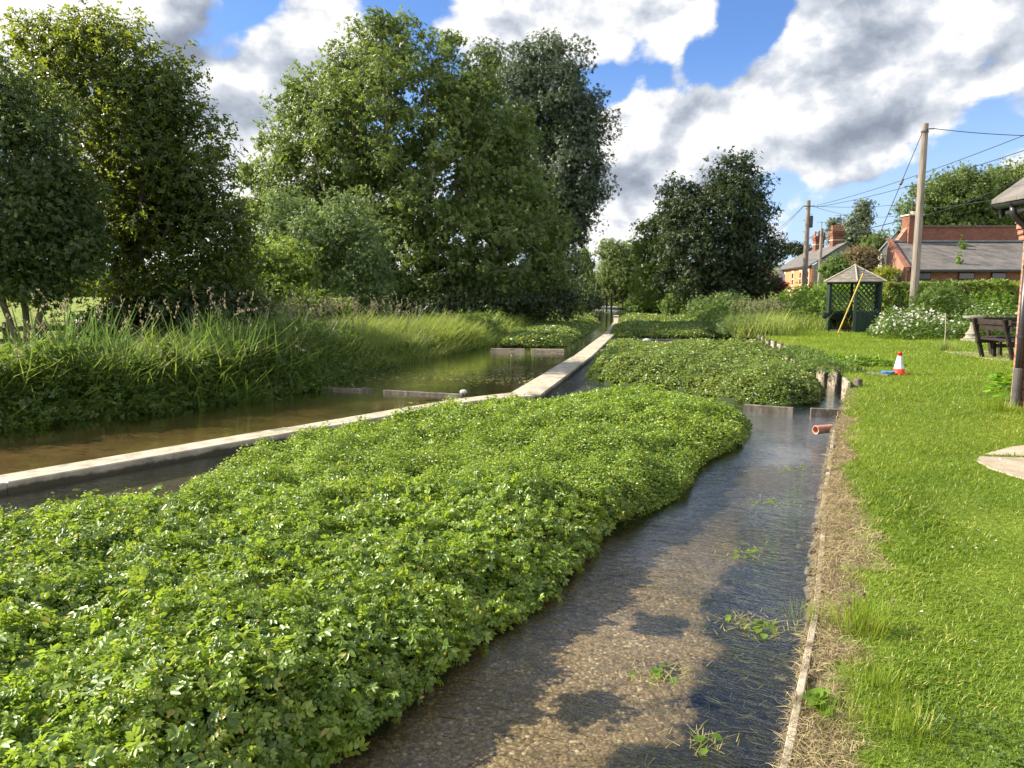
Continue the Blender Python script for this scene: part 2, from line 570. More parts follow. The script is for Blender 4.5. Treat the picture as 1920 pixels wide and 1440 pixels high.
M['daisy_petal'] = leaf_mat('daisy_petal', (.70, .70, .66), (.84, .84, .82), (.7, .7, .65), .35, .7, .2)
M['daisy_eye'] = pmat('daisy_eye', (.55, .33, .02), (.65, .42, .03), 40)
M['rhubarb'] = leaf_mat('rhubarb', (.05, .13, .012), (.13, .26, .02), (.5, .75, .05), .5, .35, .5)
m_, n_ = new_mat('concrete')
pos_ = n_.n('ShaderNodeNewGeometry').outputs['Position']
c_ = n_.ramp(n_.noise(pos_, 4.0, 7, .65), [(.3, (.25, .22, .165)), (.5, (.40, .355, .275)), (.7, (.50, .45, .36))])
c_ = n_.mix(n_.smooth(n_.noise(pos_, 1.1, 6, .7), .50, .66, 0, .8), c_, (.12, .125, .07))          # moss and lichen patches
zs_ = n_.n('ShaderNodeSeparateXYZ', {0: pos_}).outputs[2]
wet_ = n_.math('ADD', zs_, n_.math('MULTIPLY', n_.math('SUBTRACT', n_.noise(pos_, 3.0, 5, .65), .5), .14))
c_ = n_.mix(n_.smooth(wet_, -.345, -.30, .88, 0), c_, (.032, .034, .020))                          # waterline stain
c_ = n_.mix(n_.smooth(n_.noise(pos_, 42, 4, .7), .60, .72, 0, .7), c_, (.10, .09, .07))            # exposed aggregate
b_ = n_.n('ShaderNodeBump', {'Strength': .9, 'Distance': .012, 'Height': n_.noise(pos_, 34, 6, .7)})
finish(n_, n_.n('ShaderNodeBsdfPrincipled', {'Base Color': c_, 'Roughness': .93, 'Specular IOR Level': .2, 'Normal': b_.outputs[0]}).outputs[0])
M['concrete'] = m_
M['old_board'] = pmat('old_board', (.24, .20, .15), (.46, .40, .31), 6, .9, .5, 30, stretch=(1, 1, 4), c3=(.10, .085, .06))
M['wet_timber'] = pmat('wet_timber', (.07, .06, .045), (.17, .15, .12), 5, .7, .5, 30, stretch=(3, 1, 1), c3=(.24, .22, .19))
M['pole_wood'] = pmat('pole_wood', (.16, .13, .11), (.27, .23, .195), 10, .9, .4, 30, stretch=(1, 1, .12), c3=(.14, .12, .10))
M['dark_wood'] = pmat('dark_wood', (.012, .008, .007), (.034, .023, .018), 9, .65, .3, 40, stretch=(.3, 1, 1))
M['wire'] = pmat('wire', (.02, .02, .022), (.03, .03, .033), 5, .6, 0)
M['iron'] = pmat('iron', (.05, .05, .05), (.10, .10, .10), 5, .6, .1)
M['black_plastic'] = pmat('black_plastic', (.014, .014, .016), (.028, .028, .030), 4, .38, .03, spec=.5)
M['yellow_sleeve'] = pmat('yellow_sleeve', (.36, .24, .04), (.50, .35, .07), 6, .7, .1, c3=(.33, .22, .07))
M['green_paint'] = pmat('green_paint', (.012, .026, .020), (.026, .046, .036), 6, .55, .2, stretch=(1, 1, .2))
M['felt_roof'] = pmat('felt_roof', (.10, .088, .075), (.20, .18, .155), 5, .9, .3, 20, c3=(.10, .10, .075))
M['ridge_strip'] = pmat('ridge_strip', (.28, .25, .21), (.40, .36, .31), 8, .85)
M['stone'] = pmat('stone', (.17, .155, .12), (.30, .275, .22), 12, .95, .5, 50, c3=(.16, .15, .12))
M['flint'] = pmat('flint', (.035, .030, .024), (.14, .125, .10), 9, .8, .8, 20)
M['white_stone'] = pmat('white_stone', (.36, .35, .32), (.55, .53, .50), 9, .9, .4, 20)
M['brick_red'] = brick_mat('brick_red', (.26, .090, .055), (.36, .15, .095), (.33, .28, .23))
M['brick_orange'] = brick_mat('brick_orange', (.52, .17, .065), (.60, .23, .10), (.45, .30, .20))
M['brick_old'] = brick_mat('brick_old', (.17, .055, .034), (.25, .090, .055), (.17, .12, .10), dirt=(.06, .035, .028))
M['coping'] = pmat('coping', (.09, .06, .05), (.17, .11, .09), 6, .9)
M['slate'] = brick_mat('slate', (.075, .070, .070), (.135, .125, .118), (.04, .04, .04), .42, .24, .8, True, 1.0, dirt=(.20, .18, .15))
M['slate_grey'] = brick_mat('slate_grey', (.17, .18, .19), (.23, .24, .25), (.10, .10, .10), .30, .16, .75, True, .4)
M['render_white'] = pmat('render_white', (.60, .58, .54), (.74, .72, .68), 3, .9)
M['stone_band'] = pmat('stone_band', (.48, .42, .32), (.58, .52, .42), 6, .9)
M['window_frame'] = pmat('window_frame', (.68, .66, .62), (.78, .76, .72), 5, .5)
M['terracotta'] = pmat('terracotta', (.30, .10, .06), (.45, .17, .10), 8, .85)
M['clay_pipe'] = pmat('clay_pipe', (.42, .17, .10), (.55, .27, .18), 14, .5, .1, c3=(.62, .48, .40))
M['cone_red'] = pmat('cone_red', (.62, .035, .015), (.72, .06, .025), 7, .45, .05)
M['cone_white'] = pmat('cone_white', (.66, .66, .66), (.80, .80, .80), 9, .4, .05, c3=(.50, .49, .46))
M['blue_rope'] = pmat('blue_rope', (.03, .18, .50), (.06, .30, .70), 60, .6, .6, 120)
M['paving'] = pmat('paving', (.25, .215, .16), (.40, .35, .265), 3.0, .9, .3, 50, c3=(.24, .20, .13))
m_, n_ = new_mat('window_glass')
finish(n_, n_.n('ShaderNodeBsdfPrincipled', {'Base Color': (.012, .013, .015, 1), 'Roughness': .06, 'Specular IOR Level': .6}).outputs[0])
M['glass'] = m_
M['soil'] = pmat('soil', (.035, .028, .018), (.075, .06, .04), 8, .95, .5, 30)
M['stem_mat'] = pmat('stem_mat', (.014, .026, .006), (.035, .055, .014), 14, .95, .6, 30)
M['stem_green'] = pmat('stem_green', (.06, .10, .025), (.11, .15, .05), 14, .8)
M['brick_bits'] = pmat('brick_bits', (.36, .10, .05), (.50, .18, .10), 14, .8)
M['debris'] = leaf_mat('debris', (.13, .12, .05), (.30, .27, .12), (.35, .38, .10), .35, .5)
M['weed'] = leaf_mat('weed', (.10, .11, .03), (.24, .25, .08), (.30, .36, .08), .3, .5)
# ------------------------------------------------------------------ banks, stream bed, water
WATER_Z, BED_Z = -0.38, -0.50
RB = [(-14.2, -30), (-1.62, -3.0), (.962, 2.415), (1.567, 3.67), (2.344, 5.447), (3.156, 7.24), (4.153, 9.37), (5.31, 11.8), (6.365, 14.0), (6.75, 15.2), (7.8, 20.2), (8.66, 25.5),
      (9.6, 30), (10.9, 36), (12.2, 44), (12.9, 56), (12.6, 68), (11.2, 80), (10.3, 90), (10.3, 1500)]
LB = [(-46, -30), (-14, 4.4), (-7.6, 10.9), (-5.4, 13.3), (-4.0, 15.45), (-3.55, 19.0), (-1.76, 24.6), (-.6, 28.1), (1.6, 38), (4.6, 52), (7.0, 68), (9.0, 80), (10.3, 90), (10.3, 1500)]
WALL = [(-11.5, -.6), (-5.24, 7.46), (-.85, 13.1), (.25, 13.9), (2.02, 21.7), (4.2, 32.6), (6.65, 47.2), (8.2, 59)]


def resample(line, step, ymax=92):
    out = []
    for (x0, y0), (x1, y1) in zip(line[:-1], line[1:]):
        L = math.hypot(x1 - x0, y1 - y0)
        k = max(1, int(L / step)) if y1 <= ymax else 6
        out += [(x0 + (x1 - x0) * i / k, y0 + (y1 - y0) * i / k) for i in range(k)]
    return out + [line[-1]]


def bank_x(line, y):
    return np.interp(y, [p[1] for p in line], [p[0] for p in line])


def z_right(x, y):
    x, y = np.asarray(x, float), np.asarray(y, float)
    v = x - bank_x(RB, y)
    z = 1.05 * smoothstep(v, 1.2, 6.0) * smoothstep(y, 31.5, 39)
    return z + .015 * vnoise(x, y, .8, 3) * smoothstep(v, .1, 1.0) - .03 * smoothstep(.25 - v, 0, .25)


def z_left(x, y):
    x, y = np.asarray(x, float), np.asarray(y, float)
    v = bank_x(LB, y) - x
    return -.55 + .42 * smoothstep(v, .0, .35) + .20 * smoothstep(v, .3, 1.4) + .05 * vnoise(x, y, .6, 8) * smoothstep(v, .1, .8)


VS = [0, .06, .15, .3, .5, .8, 1.2, 1.7, 2.4, 3.3, 4.5, 6, 8, 11, 15, 21, 30, 45, 70, 120, 250, 600, 1500]


def land(name, line, sgn, zf, mat):
    pts = np.array(resample(line, 1.0))
    n, k = len(pts), len(VS)
    X = pts[:, 0:1] + sgn * np.array(VS)[None]
    Y = np.repeat(pts[:, 1:2], k, 1)
    Z = zf(X.ravel(), Y.ravel())
    V = np.stack([X.ravel(), Y.ravel(), Z], 1)
    i = (np.arange(n - 1)[:, None] * k + np.arange(k - 1)[None]).ravel()
    Fq = np.stack([i, i + 1, i + k + 1, i + k], 1)
    if sgn < 0:
        Fq = Fq[:, ::-1]
    return tag(np_mesh(name, V, Fq, mat, smooth=True), kind='structure')


def ground_mat(name, a, b, c, dry=None):
    m, n = new_mat(name)
    pos = n.n('ShaderNodeNewGeometry').outputs['Position']
    f1, f2 = n.noise(pos, .55, 5, .6), n.noise(pos, 22, 4, .7)
    col = n.mix(n.smooth(f1, .35, .65), a, b)
    col = n.mix(n.smooth(f2, .42, .62, 0, .75), col, c)
    if dry is not None:                       # worn, dried-out strip of turf along the bank edge
        s = n.n('ShaderNodeSeparateXYZ', {0: pos}).outputs
        v = n.math('SUBTRACT', s[0], n.math('ADD', n.math('MULTIPLY', s[1], .462), -.17))
        v = n.math('ADD', v, n.math('MULTIPLY', n.math('SUBTRACT', n.noise(pos, 2.6, 3), .5), .5))
        k = n.math('MULTIPLY', n.math('MULTIPLY', n.smooth(v, .10, .32, 1, 0), n.smooth(n.noise(pos, 4.5, 3), .36, .5)), n.smooth(s[1], 12, 16, 1, 0))
        col = n.mix(k, col, n.mix(n.smooth(f2, .4, .6), dry, tuple(x * .45 for x in dry)))
    bp = n.n('ShaderNodeBump', {'Strength': .7, 'Distance': .03, 'Height': f2})
    finish(n, n.n('ShaderNodeBsdfPrincipled', {'Base Color': col, 'Roughness': .95, 'Specular IOR Level': .1, 'Normal': bp.outputs[0]}).outputs[0])
    return m


M['lawn'] = ground_mat('lawn', (.10, .17, .018), (.15, .21, .025), (.06, .09, .015), dry=(.20, .155, .095))
M['meadow'] = ground_mat('meadow', (.16, .22, .04), (.24, .27, .07), (.12, .15, .03))
land('lawn', RB, 1, z_right, M['lawn'])
land('meadow', LB, -1, z_left, M['meadow'])


def sheet(name, poly, z, mat):
    mb = MB()
    ar = sum(a[0] * b[1] - b[0] * a[1] for a, b in zip(poly, poly[1:] + poly[:1]))
    mb.add([(x, y, z) for x, y in (poly if ar > 0 else poly[::-1])], [tuple(range(len(poly)))])
    o = mb.build(name, mat)
    return tag(o, kind='structure')


def bed_mat():
    m, n = new_mat('gravel_bed')
    pos = n.n('ShaderNodeNewGeometry').outputs['Position']
    vo = n.n('ShaderNodeTexVoronoi', {'Vector': pos, 'Scale': 52.0, 'Randomness': 1.0})
    vo2 = n.n('ShaderNodeTexVoronoi', {'Vector': pos, 'Scale': 120.0})
    g = n.n('ShaderNodeSeparateColor', {0: vo.outputs['Color']}).outputs
    stone = n.ramp(g[0], [(0.0, (.085, .06, .034)), (.5, (.21, .15, .078)), (.88, (.33, .25, .145)), (1.0, (.48, .40, .28))])
    g2 = n.n('ShaderNodeSeparateColor', {0: vo2.outputs['Color']}).outputs
    fine = n.ramp(g2[0], [(0, (.10, .07, .04)), (.7, (.24, .172, .095)), (1, (.38, .29, .18))])
    col = n.mix(n.smooth(n.math('ADD', n.math('MULTIPLY', g[1], .6), n.math('MULTIPLY', n.noise(pos, 3.5, 5, .65), .8)), .52, .75), stone, fine)
    col = n.mix(n.smooth(n.noise(pos, 2.2, 6, .7), .48, .68, 0, .65), col, (.045, .036, .022))
    col = n.mix(n.smooth(vo.outputs['Distance'], .45, .85, 0, .6), col, (.08, .06, .035))
    s = n.n('ShaderNodeSeparateXYZ', {0: pos}).outputs
    v = n.math('SUBTRACT', n.math('ADD', n.math('MULTIPLY', s[1], .462), -.17), s[0])      # metres from the right bank
    wob = n.math('MULTIPLY', n.math('SUBTRACT', n.noise(pos, 1.5, 6, .62), .5), 1.5)
    vv = n.math('ADD', v, wob)
    weed = n.math('MULTIPLY', n.smooth(vv, .60, .85, 1, 0), n.smooth(s[1], 6.6, 9.0, 1, 0))
    for (px, py, r) in ((1120, 1325, .19), (1235, 1175, .22), (1330, 1440, .2), (1250, 1255, .13)):
        c = G(px, py, BED_Z)
        d = n.n('ShaderNodeVectorMath', {0: pos, 1: tuple(c)}, operation='DISTANCE').outputs['Value']
        d = n.math('ADD', d, n.math('MULTIPLY_ADD', wob, .25, n.math('MULTIPLY', n.math('SUBTRACT', n.noise(pos, 6.0, 5, .65), .5), .45)))
        weed = n.math('MAXIMUM', weed, n.smooth(d, r * .75, r * 1.1, .92, 0))
    col = n.mix(n.smooth(s[1], 4.2, 7.5, 0, .75), col, (.035, .028, .018))      # silt and algae cover the gravel further up
    wt = n.noise(pos, 16, 5, .65)
    wcol = n.ramp(wt, [(.35, (.004, .005, .004)), (.65, (.020, .021, .013)), (.85, (.06, .058, .03))])
    col = n.mix(weed, col, wcol)
    bp = n.n('ShaderNodeBump', {'Strength': .7, 'Distance': .006, 'Height': n.math('ADD', n.math('SUBTRACT', 1.0, vo.outputs['Distance']), wt)})
    finish(n, n.n('ShaderNodeBsdfPrincipled', {'Base Color': col, 'Roughness': .8, 'Specular IOR Level': .2, 'Normal': bp.outputs[0]}).outputs[0])
    return m


def off_line(line, d):
    return [(x + d, y) for x, y in line]


MID = WALL + [(9.4, 75), (10.3, 92)]
right_poly = [(MID[0][0], -30)] + MID + [(40, 92), (40, -30)]
left_poly = [(MID[0][0], -30)] + MID + [(-60, 92), (-60, -30)]
sheet('stream_bed', right_poly, BED_Z, bed_mat())
M['silt'] = pmat('silt', (.085, .052, .026), (.20, .13, .062), 1.1, .9, .3, 30, c3=(.025, .020, .012))
sheet('pond_bed', left_poly, BED_Z, M['silt'])
sheet('stream_water', right_poly, WATER_Z, water_mat('stream_water', (.88, .88, .82), .020, 7.0))
sheet('pond_water', left_poly, WATER_Z, water_mat('pond_water', (.86, .80, .66), .006, 5.0))

# ------------------------------------------------------------------ concrete dividing wall


def ribbon(line, wd, z0, z1, widths=None):
    """A wall of given width that follows a line."""
    mb = MB()
    pts = [Vector((x, y, 0)) for x, y in line]
    rows = []
    for i, p in enumerate(pts):
        a = (pts[i] - pts[i - 1]).normalized() if i else (pts[1] - pts[0]).normalized()
        b = (pts[i + 1] - pts[i]).normalized() if i < len(pts) - 1 else a
        t = (a + b).normalized()
        nrm = Vector((t.y, -t.x, 0)) / max(.5, t.dot(a))
        h = (widths[i] if widths else wd) / 2
        rows.append((p - nrm * h, p + nrm * h))
    V, Fs = [], []
    for l, r in rows:
        V += [(l.x, l.y, z0), (l.x, l.y, z1), (r.x, r.y, z1), (r.x, r.y, z0)]
    for i in range(len(rows) - 1):
        b = 4 * i
        for k in range(4):
            Fs.append((b + k, b + (k + 1) % 4, b + 4 + (k + 1) % 4, b + 4 + k))
    Fs += [(0, 3, 2, 1), tuple(len(V) - 4 + k for k in range(4))]
    return mb.add(V, Fs)


wall_w = [.40, .40, .42, .62, .55, .5, .45, .4]
root = empty('dividing_wall', (WALL[1][0], WALL[1][1], 0), 'long low concrete wall running between the cress beds and the brown pond', 'wall')
rk = random.Random(31)
for i in range(len(WALL) - 1):
    (x0, y0), (x1, y1) = WALL[i], WALL[i + 1]
    L_ = math.hypot(x1 - x0, y1 - y0)
    k_ = max(1, round(L_ / 3.2)) if L_ > 2 else 1
    for j in range(k_):
        ta, tb = j / k_, (j + 1) / k_
        g_ = .005 / L_
        pa_ = [(x0 + (x1 - x0) * t, y0 + (y1 - y0) * t) for t in (ta + (g_ if j else 0), (ta + tb) / 2, tb - (g_ if j < k_ - 1 else 0))]
        wa, wb = wall_w[i], wall_w[i + 1]
        zt_ = -.265 + rk.uniform(-.008, .008)
        ribbon(pa_, .4, -.62, zt_, [wa + (wb - wa) * t for t in (ta, (ta + tb) / 2, tb)]).build('wall_section', M['concrete'], root, bevel=.014)


def board_thing(name, px0, px1, label, top, th=.07, ht=.17, mat='wet_timber', group=None, z=None):
    a, b = G(*px0, top), G(*px1, top)
    mb = MB().bar((a.x, a.y, top - ht / 2), (b.x, b.y, top - ht / 2), th, ht)
    o = mb.build(name, M[mat], bevel=.006)
    tag(o, label, 'weir board', group)
    return o


WG = 'timber weir boards across the water'
board_thing('weir_board', (1396, 758), (1488, 764), 'grey timber board across the stream touching the near cress bed', -.30, .09, .2, group=WG)
board_thing('weir_board', (1520, 765), (1576, 767), 'short wet timber board between the stream and the lawn edge', -.28, .09, .2, group=WG)
board_thing('weir_board', (588, 726), (697, 729), 'dark half-sunk board from the grassy bank into the brown pond', -.335, .09, .09, group=WG)
board_thing('weir_board', (720, 731), (868, 739), 'dark half-sunk board in the brown pond touching the concrete wall', -.33, .09, .09, group=WG)
board_thing('weir_board', (920, 653), (984, 654), 'pale grey board at the far end of the brown pond beside the bank', -.28, .08, .16, 'old_board', WG)
board_thing('weir_board', (996, 654), (1058, 655), 'pale grey board at the far end of the brown pond beside the wall', -.28, .08, .16, 'old_board', WG)
board_thing('weir_board', (1188, 637), (1294, 636), 'dark board behind two white stones in the gap of the far cress', -.33, .08, .14, 'wet_timber', WG)
board_thing('weir_board', (1116, 647), (1136, 646), 'tiny plank joining the far part of the concrete wall to the cress', -.34, .12, .12, 'wet_timber', WG)


def stone(name, px, py, z, r, mat, label, cat='stone', seed=0, group=None, squash=.7):
    c = G(px, py, z)
    rr = random.Random(seed)
    mb = MB()
    n, k = 9, 6
    V, Fs = [], []
    for i in range(k + 1):
        th = math.pi * i / k
        for j in range(n):
            ph = 2 * math.pi * j / n
            q = r * (1 + rr.uniform(-.18, .18))
            V.append((c.x + q * math.sin(th) * math.cos(ph), c.y + q * math.sin(th) * math.sin(ph) * .9, c.z + q * math.cos(th) * squash))
    for i in range(k):
        for j in range(n):
            Fs.append((i * n + j, i * n + (j + 1) % n, (i + 1) * n + (j + 1) % n, (i + 1) * n + j))
    o = mb.add(V, Fs).build(name, M[mat])
    return tag(o, label, cat, group)


stone('white_stone', 1213, 640, -.38, .17, 'white_stone', 'rounded white stone in the far cress gap, the larger of two', seed=1)
stone('white_stone', 1267, 643, -.38, .14, 'white_stone', 'flattish white stone in the far cress gap, the smaller of two', seed=2)
stone('concrete_lump', 869, 735, -.30, .07, 'white_stone', 'pale lump of concrete sitting on the sunken board end in the pond', 'rubble', 3)
stone('dark_stone', 1503, 1026, -.43, .045, 'flint', 'dark wet stone breaking the water beside the board edging', seed=4)
stone('dark_stone', 1507, 1011, -.44, .028, 'flint', 'tiny dark stone just beyond the larger one in the water', seed=5)
stone('dark_stone', 1527, 935, -.42, .05, 'flint', 'dark stone wedged against the stream edge beyond the others', seed=6)
stone('dark_stone', 1468, 1278, -.52, .05, 'flint', 'small dark stone under the water by the edging', seed=7)
for i, (px, py, r, lab) in enumerate(((990, 1418, .030, 'orange brick fragment on the gravel bed by the cress, leftmost of three'), (1038, 1416, .022, 'small orange brick fragment on the gravel bed, middle of three'), (1158, 1420, .024, 'orange brick fragment on the gravel bed, rightmost of three'))):
    stone('brick_fragment', px, py, -.565, r, 'brick_bits', lab, 'brick', 20 + i, 'brick fragments in the stream', .5)
stone('pale_pebble', 1030, 1392, -.565, .02, 'white_stone', 'single pale pebble on the gravel bed near the brick fragments', seed=30)

# ------------------------------------------------------------------ right bank edging
edge_line = [p for p in resample(RB, .5) if -2.9 < p[1] < 9.0]
rk = random.Random(77)
root = empty('board_edging', (edge_line[0][0], edge_line[0][1], 0), 'weathered pale board edging between the stream and the dry turf', 'edging')
cur, k_ = [edge_line[0]], 0
for q_ in edge_line[1:]:
    cur.append(q_)
    if len(cur) == 4 or q_ == edge_line[-1]:
        off_, tw_ = rk.uniform(-.018, .014), rk.uniform(-.016, .016)
        p_, e_ = cur[0], cur[-1]
        dx_, dy_ = (e_[0] - p_[0]) * .008, (e_[1] - p_[1]) * .008
        ribbon([(p_[0] + off_ + dx_, p_[1] + dy_), (e_[0] + off_ + tw_ - dx_, e_[1] - dy_)], rk.uniform(.030, .042), -.60, rk.uniform(-.022, .006)).build('board', M['old_board'], root, bevel=.004)
        cur = [q_]
rk = random.Random(5)
mb = MB()
for x, y in resample([p for p in RB if 2 < p[1] < 9.5], .11):
    if y < 4.2:
        continue
    for z in (-.40, -.31, -.22, -.13, -.06):
        s = rk.uniform(.025, .06)
        if rk.random() < .25:
            continue
        mb.box((x - .036 + rk.uniform(-.012, .010), y + rk.uniform(-.03, .03), z + rk.uniform(-.03, .03)), (s * .9, s * 1.3, s), Matrix.Rotation(rk.uniform(0, 3), 3, Vector((rk.random(), rk.random(), rk.random() + .1))))
o = mb.build('rubble_facing', M['flint'], bevel=.008)
tag(o, 'rough flint rubble packed against the water side of the board edging', 'rubble', kind='stuff')

# revetment of upright boards beyond the bend in the bank
root = empty('timber_revetment', (6.365, 14, 0), 'weathered plank revetment with dark posts holding the far lawn edge', 'retaining wall')
rl = [(6.75, 15.2), (7.8, 20.2), (8.66, 25.5), (9.1, 27.6)]
rs = resample(rl, 1.05)
for i, (a, b) in enumerate(zip(rs[:-1], rs[1:])):
    d = Vector((b[0] - a[0], b[1] - a[1], 0)).normalized() * .03
    mb = MB()
    for k, zc in enumerate((-.36, -.11)):
        mb.bar((a[0] + d.x, a[1] + d.y, zc + rk.uniform(-.01, .01)), (b[0] - d.x, b[1] - d.y, zc + rk.uniform(-.02, .02)), .045, .235)
    mb.build('board', M['old_board'], root, bevel=.006)
    MB().box((a[0] - .07, a[1], -.27 + rk.uniform(0, .05)), (.08, .09, .66), rk.uniform(-.2, .2)).build('post', M['wet_timber'], root, bevel=.008)
# upright plank and stub at the corner by the short weir board
c = G(1578, 767, -.40)
o = MB().bar((c.x + .06, c.y - .1, -.13), (c.x + .34, c.y + .75, -.13), .05, .42).build('upright_plank', M['old_board'], bevel=.006)
tag(o, 'pale plank on edge against the lawn corner above the short weir board', 'plank')
o = MB().box((6.02, 12.9, -.02), (.11, .13, .30), .3).build('post_stub', M['wet_timber'], bevel=.015)
tag(o, 'short grey post stub in the grass behind the upright plank', 'post')
# clay drain pipe
root = empty('drain_pipe', G(1545, 806, -.22), 'orange clay drain pipe jutting from the grass bank over the stream', 'pipe')
a, b = G(1529, 806, -.20), G(1566, 803, -.20)
mb = MB()
d = (b - a).normalized()
b = a + d * .62
side = [a, b]
mb2 = MB()
n = 20
X = d.cross(Vector((0, 0, 1))).normalized()
Z = X.cross(d)
V, Fs = [], []
for (pt, r) in ((a, .058), (b, .058), (b, .048), (a, .048)):
    for k in range(n):
        t = 2 * math.pi * k / n
        V.append(pt + X * math.cos(t) * r + Z * math.sin(t) * r)
for q in range(4):
    for k in range(n):
        Fs.append((q * n + k, q * n + (k + 1) % n, ((q + 1) % 4) * n + (k + 1) % n, ((q + 1) % 4) * n + k))
mb2.add(V, Fs).build('pipe', M['clay_pipe'], root, smooth=False)

# ------------------------------------------------------------------ water-cress beds


def poly_px(pts, z):
    return [(G(px, py, z).x, G(px, py, z).y) for px, py in pts]


def cress_bed(name, poly, h, label, seed, near=False, mat='cress', dens=1.0, zw=WATER_Z, flowers=0):
    r = np.random.default_rng(seed)
    xs, ys = [p[0] for p in poly], [p[1] for p in poly]
    area_box = (max(xs) - min(xs)) * (max(ys) - min(ys))

    def hgt(x, y):
        de = edge_dist(poly, x, y)
        de = np.maximum(de + .10 * vnoise(x, y, 2.2, seed + 31) + .05 * vnoise(x, y, 6.1, seed + 33), .0)
        prof = 1 - np.exp(-(de + .03) / .22)
        lump = .26 * vnoise(x, y, 1.1, seed, 2) + .30 * vnoise(x, y, 3.2, seed + 5, 2) + .20 * vnoise(x, y, 8.0, seed + 6, 1)
        return h * np.clip(prof * (1 + lump), .08, 1.4), de

    def sample(n_per_m2, d0, d1, ref):
        n = int(area_box * n_per_m2)
        x, y = r.uniform(min(xs), max(xs), n), r.uniform(min(ys), max(ys), n)
        ins = inside(poly, x, y)
        x, y = x[ins], y[ins]
        d = np.hypot(x, y)
        keep = (d >= d0) & (d < d1) & (r.random(len(x)) < np.clip((ref / np.maximum(d, .5)) ** 1.5, .02, 1))
        return x[keep], y[keep], d[keep]

    def place(x, y, top=.0):
        n = len(x)
        hh, de = hgt(x, y)
        e = .05
        hx, hy = hgt(x + e, y)[0], hgt(x, y + e)[0]
        nrm = unit(np.stack([-(hx - hh) / e * .8, -(hy - hh) / e * .8, np.ones(n)], 1))
        lo = np.where(de < .35, .15, .62)
        f = lo + (1.02 - lo) * r.random(n) ** .6 + top + .22 * r.random(n) ** 6
        z = zw + hh * f
        zd = unit(nrm + r.normal(0, .58, (n, 3)))
        out = nrm.copy()
        out[:, 2] = 0
        yd = r.normal(0, 1, (n, 3)) + out * 1.2
        yd[:, 2] = r.normal(.05, .35, n)
        return np.stack([x, y, z], 1), unit(yd), zd

    Vs, Fs, Ts = [], [], []
    base = 0

    def put(tmpl, pos, yd, zd, sc, tint):
        nonlocal base
        tv, tf = tmpl
        Y = yd
        Z = unit(zd - (zd * Y).sum(1, keepdims=True) * Y)
        X = np.cross(Y, Z)
        s = sc.reshape(-1, 1, 1)
        V = pos[:, None, :] + s * (tv[None, :, 0:1] * X[:, None] + tv[None, :, 1:2] * Y[:, None] + tv[None, :, 2:3] * Z[:, None])
        k = len(tv)
        Fs.append((tf[None] + (np.arange(len(pos)) * k)[:, None, None]).reshape(-1, 4) + base)
        Vs.append(V.reshape(-1, 3))
        Ts.append(np.repeat(tint, k))
        base += len(pos) * k

    patch = lambda x, y: .20 * vnoise(x, y, .7, seed + 9) + .12 * vnoise(x, y, 3.0, seed + 19)
    if near:
        x, y, d = sample(3000 * dens, 0, 6.5, 4.5)
        p, yd, zd = place(x, y)
        put(T_pinnate(4, .30), p, yd, zd, np.clip(r.lognormal(-2.66, .30, len(x)), .035, .15), np.clip(r.normal(.48, .20, len(x)) + patch(x, y), 0, 1))
        x, y, d = sample(4800 * dens, 0, 7.5, 4.0)
        p, yd, zd = place(x, y, .03)
        put(T_leaf(.34), p, yd, zd, np.clip(r.lognormal(-3.85, .38, len(x)), .012, .055), np.clip(r.normal(.62, .18, len(x)) + patch(x, y), 0, 1))
        d0 = 6.0
    else:
        d0 = 0
    x, y, d = sample(10500 * dens, d0, 1e9, 7.0)
    p, yd, zd = place(x, y)
    sz = np.clip(.0037 * d, .026, .14) * r.uniform(.7, 1.25, len(x))
    put(T_leaf(.34, .12), p, yd, zd, sz, np.clip(r.normal(.52, .22, len(x)) + patch(x, y), 0, 1))
    tt = np.minimum(np.concatenate(Ts), .76)
    tt = np.where(np.repeat(r.random(len(tt) // 6 + 1) < .022, 6)[:len(tt)], 1.0, tt)          # a few yellowed leaflets
    o = np_mesh(name, np.concatenate(Vs), np.concatenate(Fs), M[mat], None, tt)
    tag(o, label, 'watercress', kind='stuff')
    # the tangle of stems underneath
    st = .12 if near else .3
    gx = np.arange(min(xs), max(xs), st)
    gy = np.arange(min(ys), max(ys), st)
    X, Y = np.meshgrid(gx, gy)
    ins = inside(poly, X.ravel(), Y.ravel()) & (edge_dist(poly, X.ravel(), Y.ravel()) > (.16 if near else .10))
    H = hgt(X.ravel(), Y.ravel())[0] * .62 + zw
    H = np.where(ins, H, zw - .06)
    nx, ny = len(gx), len(gy)
    q = (np.arange(ny - 1)[:, None] * nx + np.arange(nx - 1)[None]).ravel()
    Fq = np.stack([q, q + 1, q + nx + 1, q + nx], 1)
    ok = ins[Fq].any(1)
    st_o = np_mesh('stem_tangle', np.stack([X.ravel(), Y.ravel(), H], 1), Fq[ok], M['stem_mat'], o, smooth=True)
    tag(st_o, kind='stuff')
    if flowers:
        n = flowers
        x, y = r.uniform(min(xs), max(xs), n * 6), r.uniform(min(ys), max(ys), n * 6)
        de = edge_dist(poly, x, y)
        m = inside(poly, x, y) & (vnoise(x, y, .9, seed + 2) > .05) & (np.hypot(x, y) < 9)
        x, y = x[m][:n], y[m][:n]
        hh = hgt(x, y)[0]
        k = 14
        px = np.repeat(np.stack([x, y, zw + hh * 1.06 + .01], 1), k, 0) + r.normal(0, 1, (len(x) * k, 3)) * np.array([.022, .022, .012])
        nn = len(px)
        fo = scatter('flower_heads', T_leaf(.5, .05), px, r.normal(0, 1, (nn, 3)), r.normal(0, .5, (nn, 3)) + np.array([0, 0, 1]), r.uniform(.012, .022, nn), r.random(nn), M['cress_flower'], o)
        tag(fo, kind='stuff')
    return o


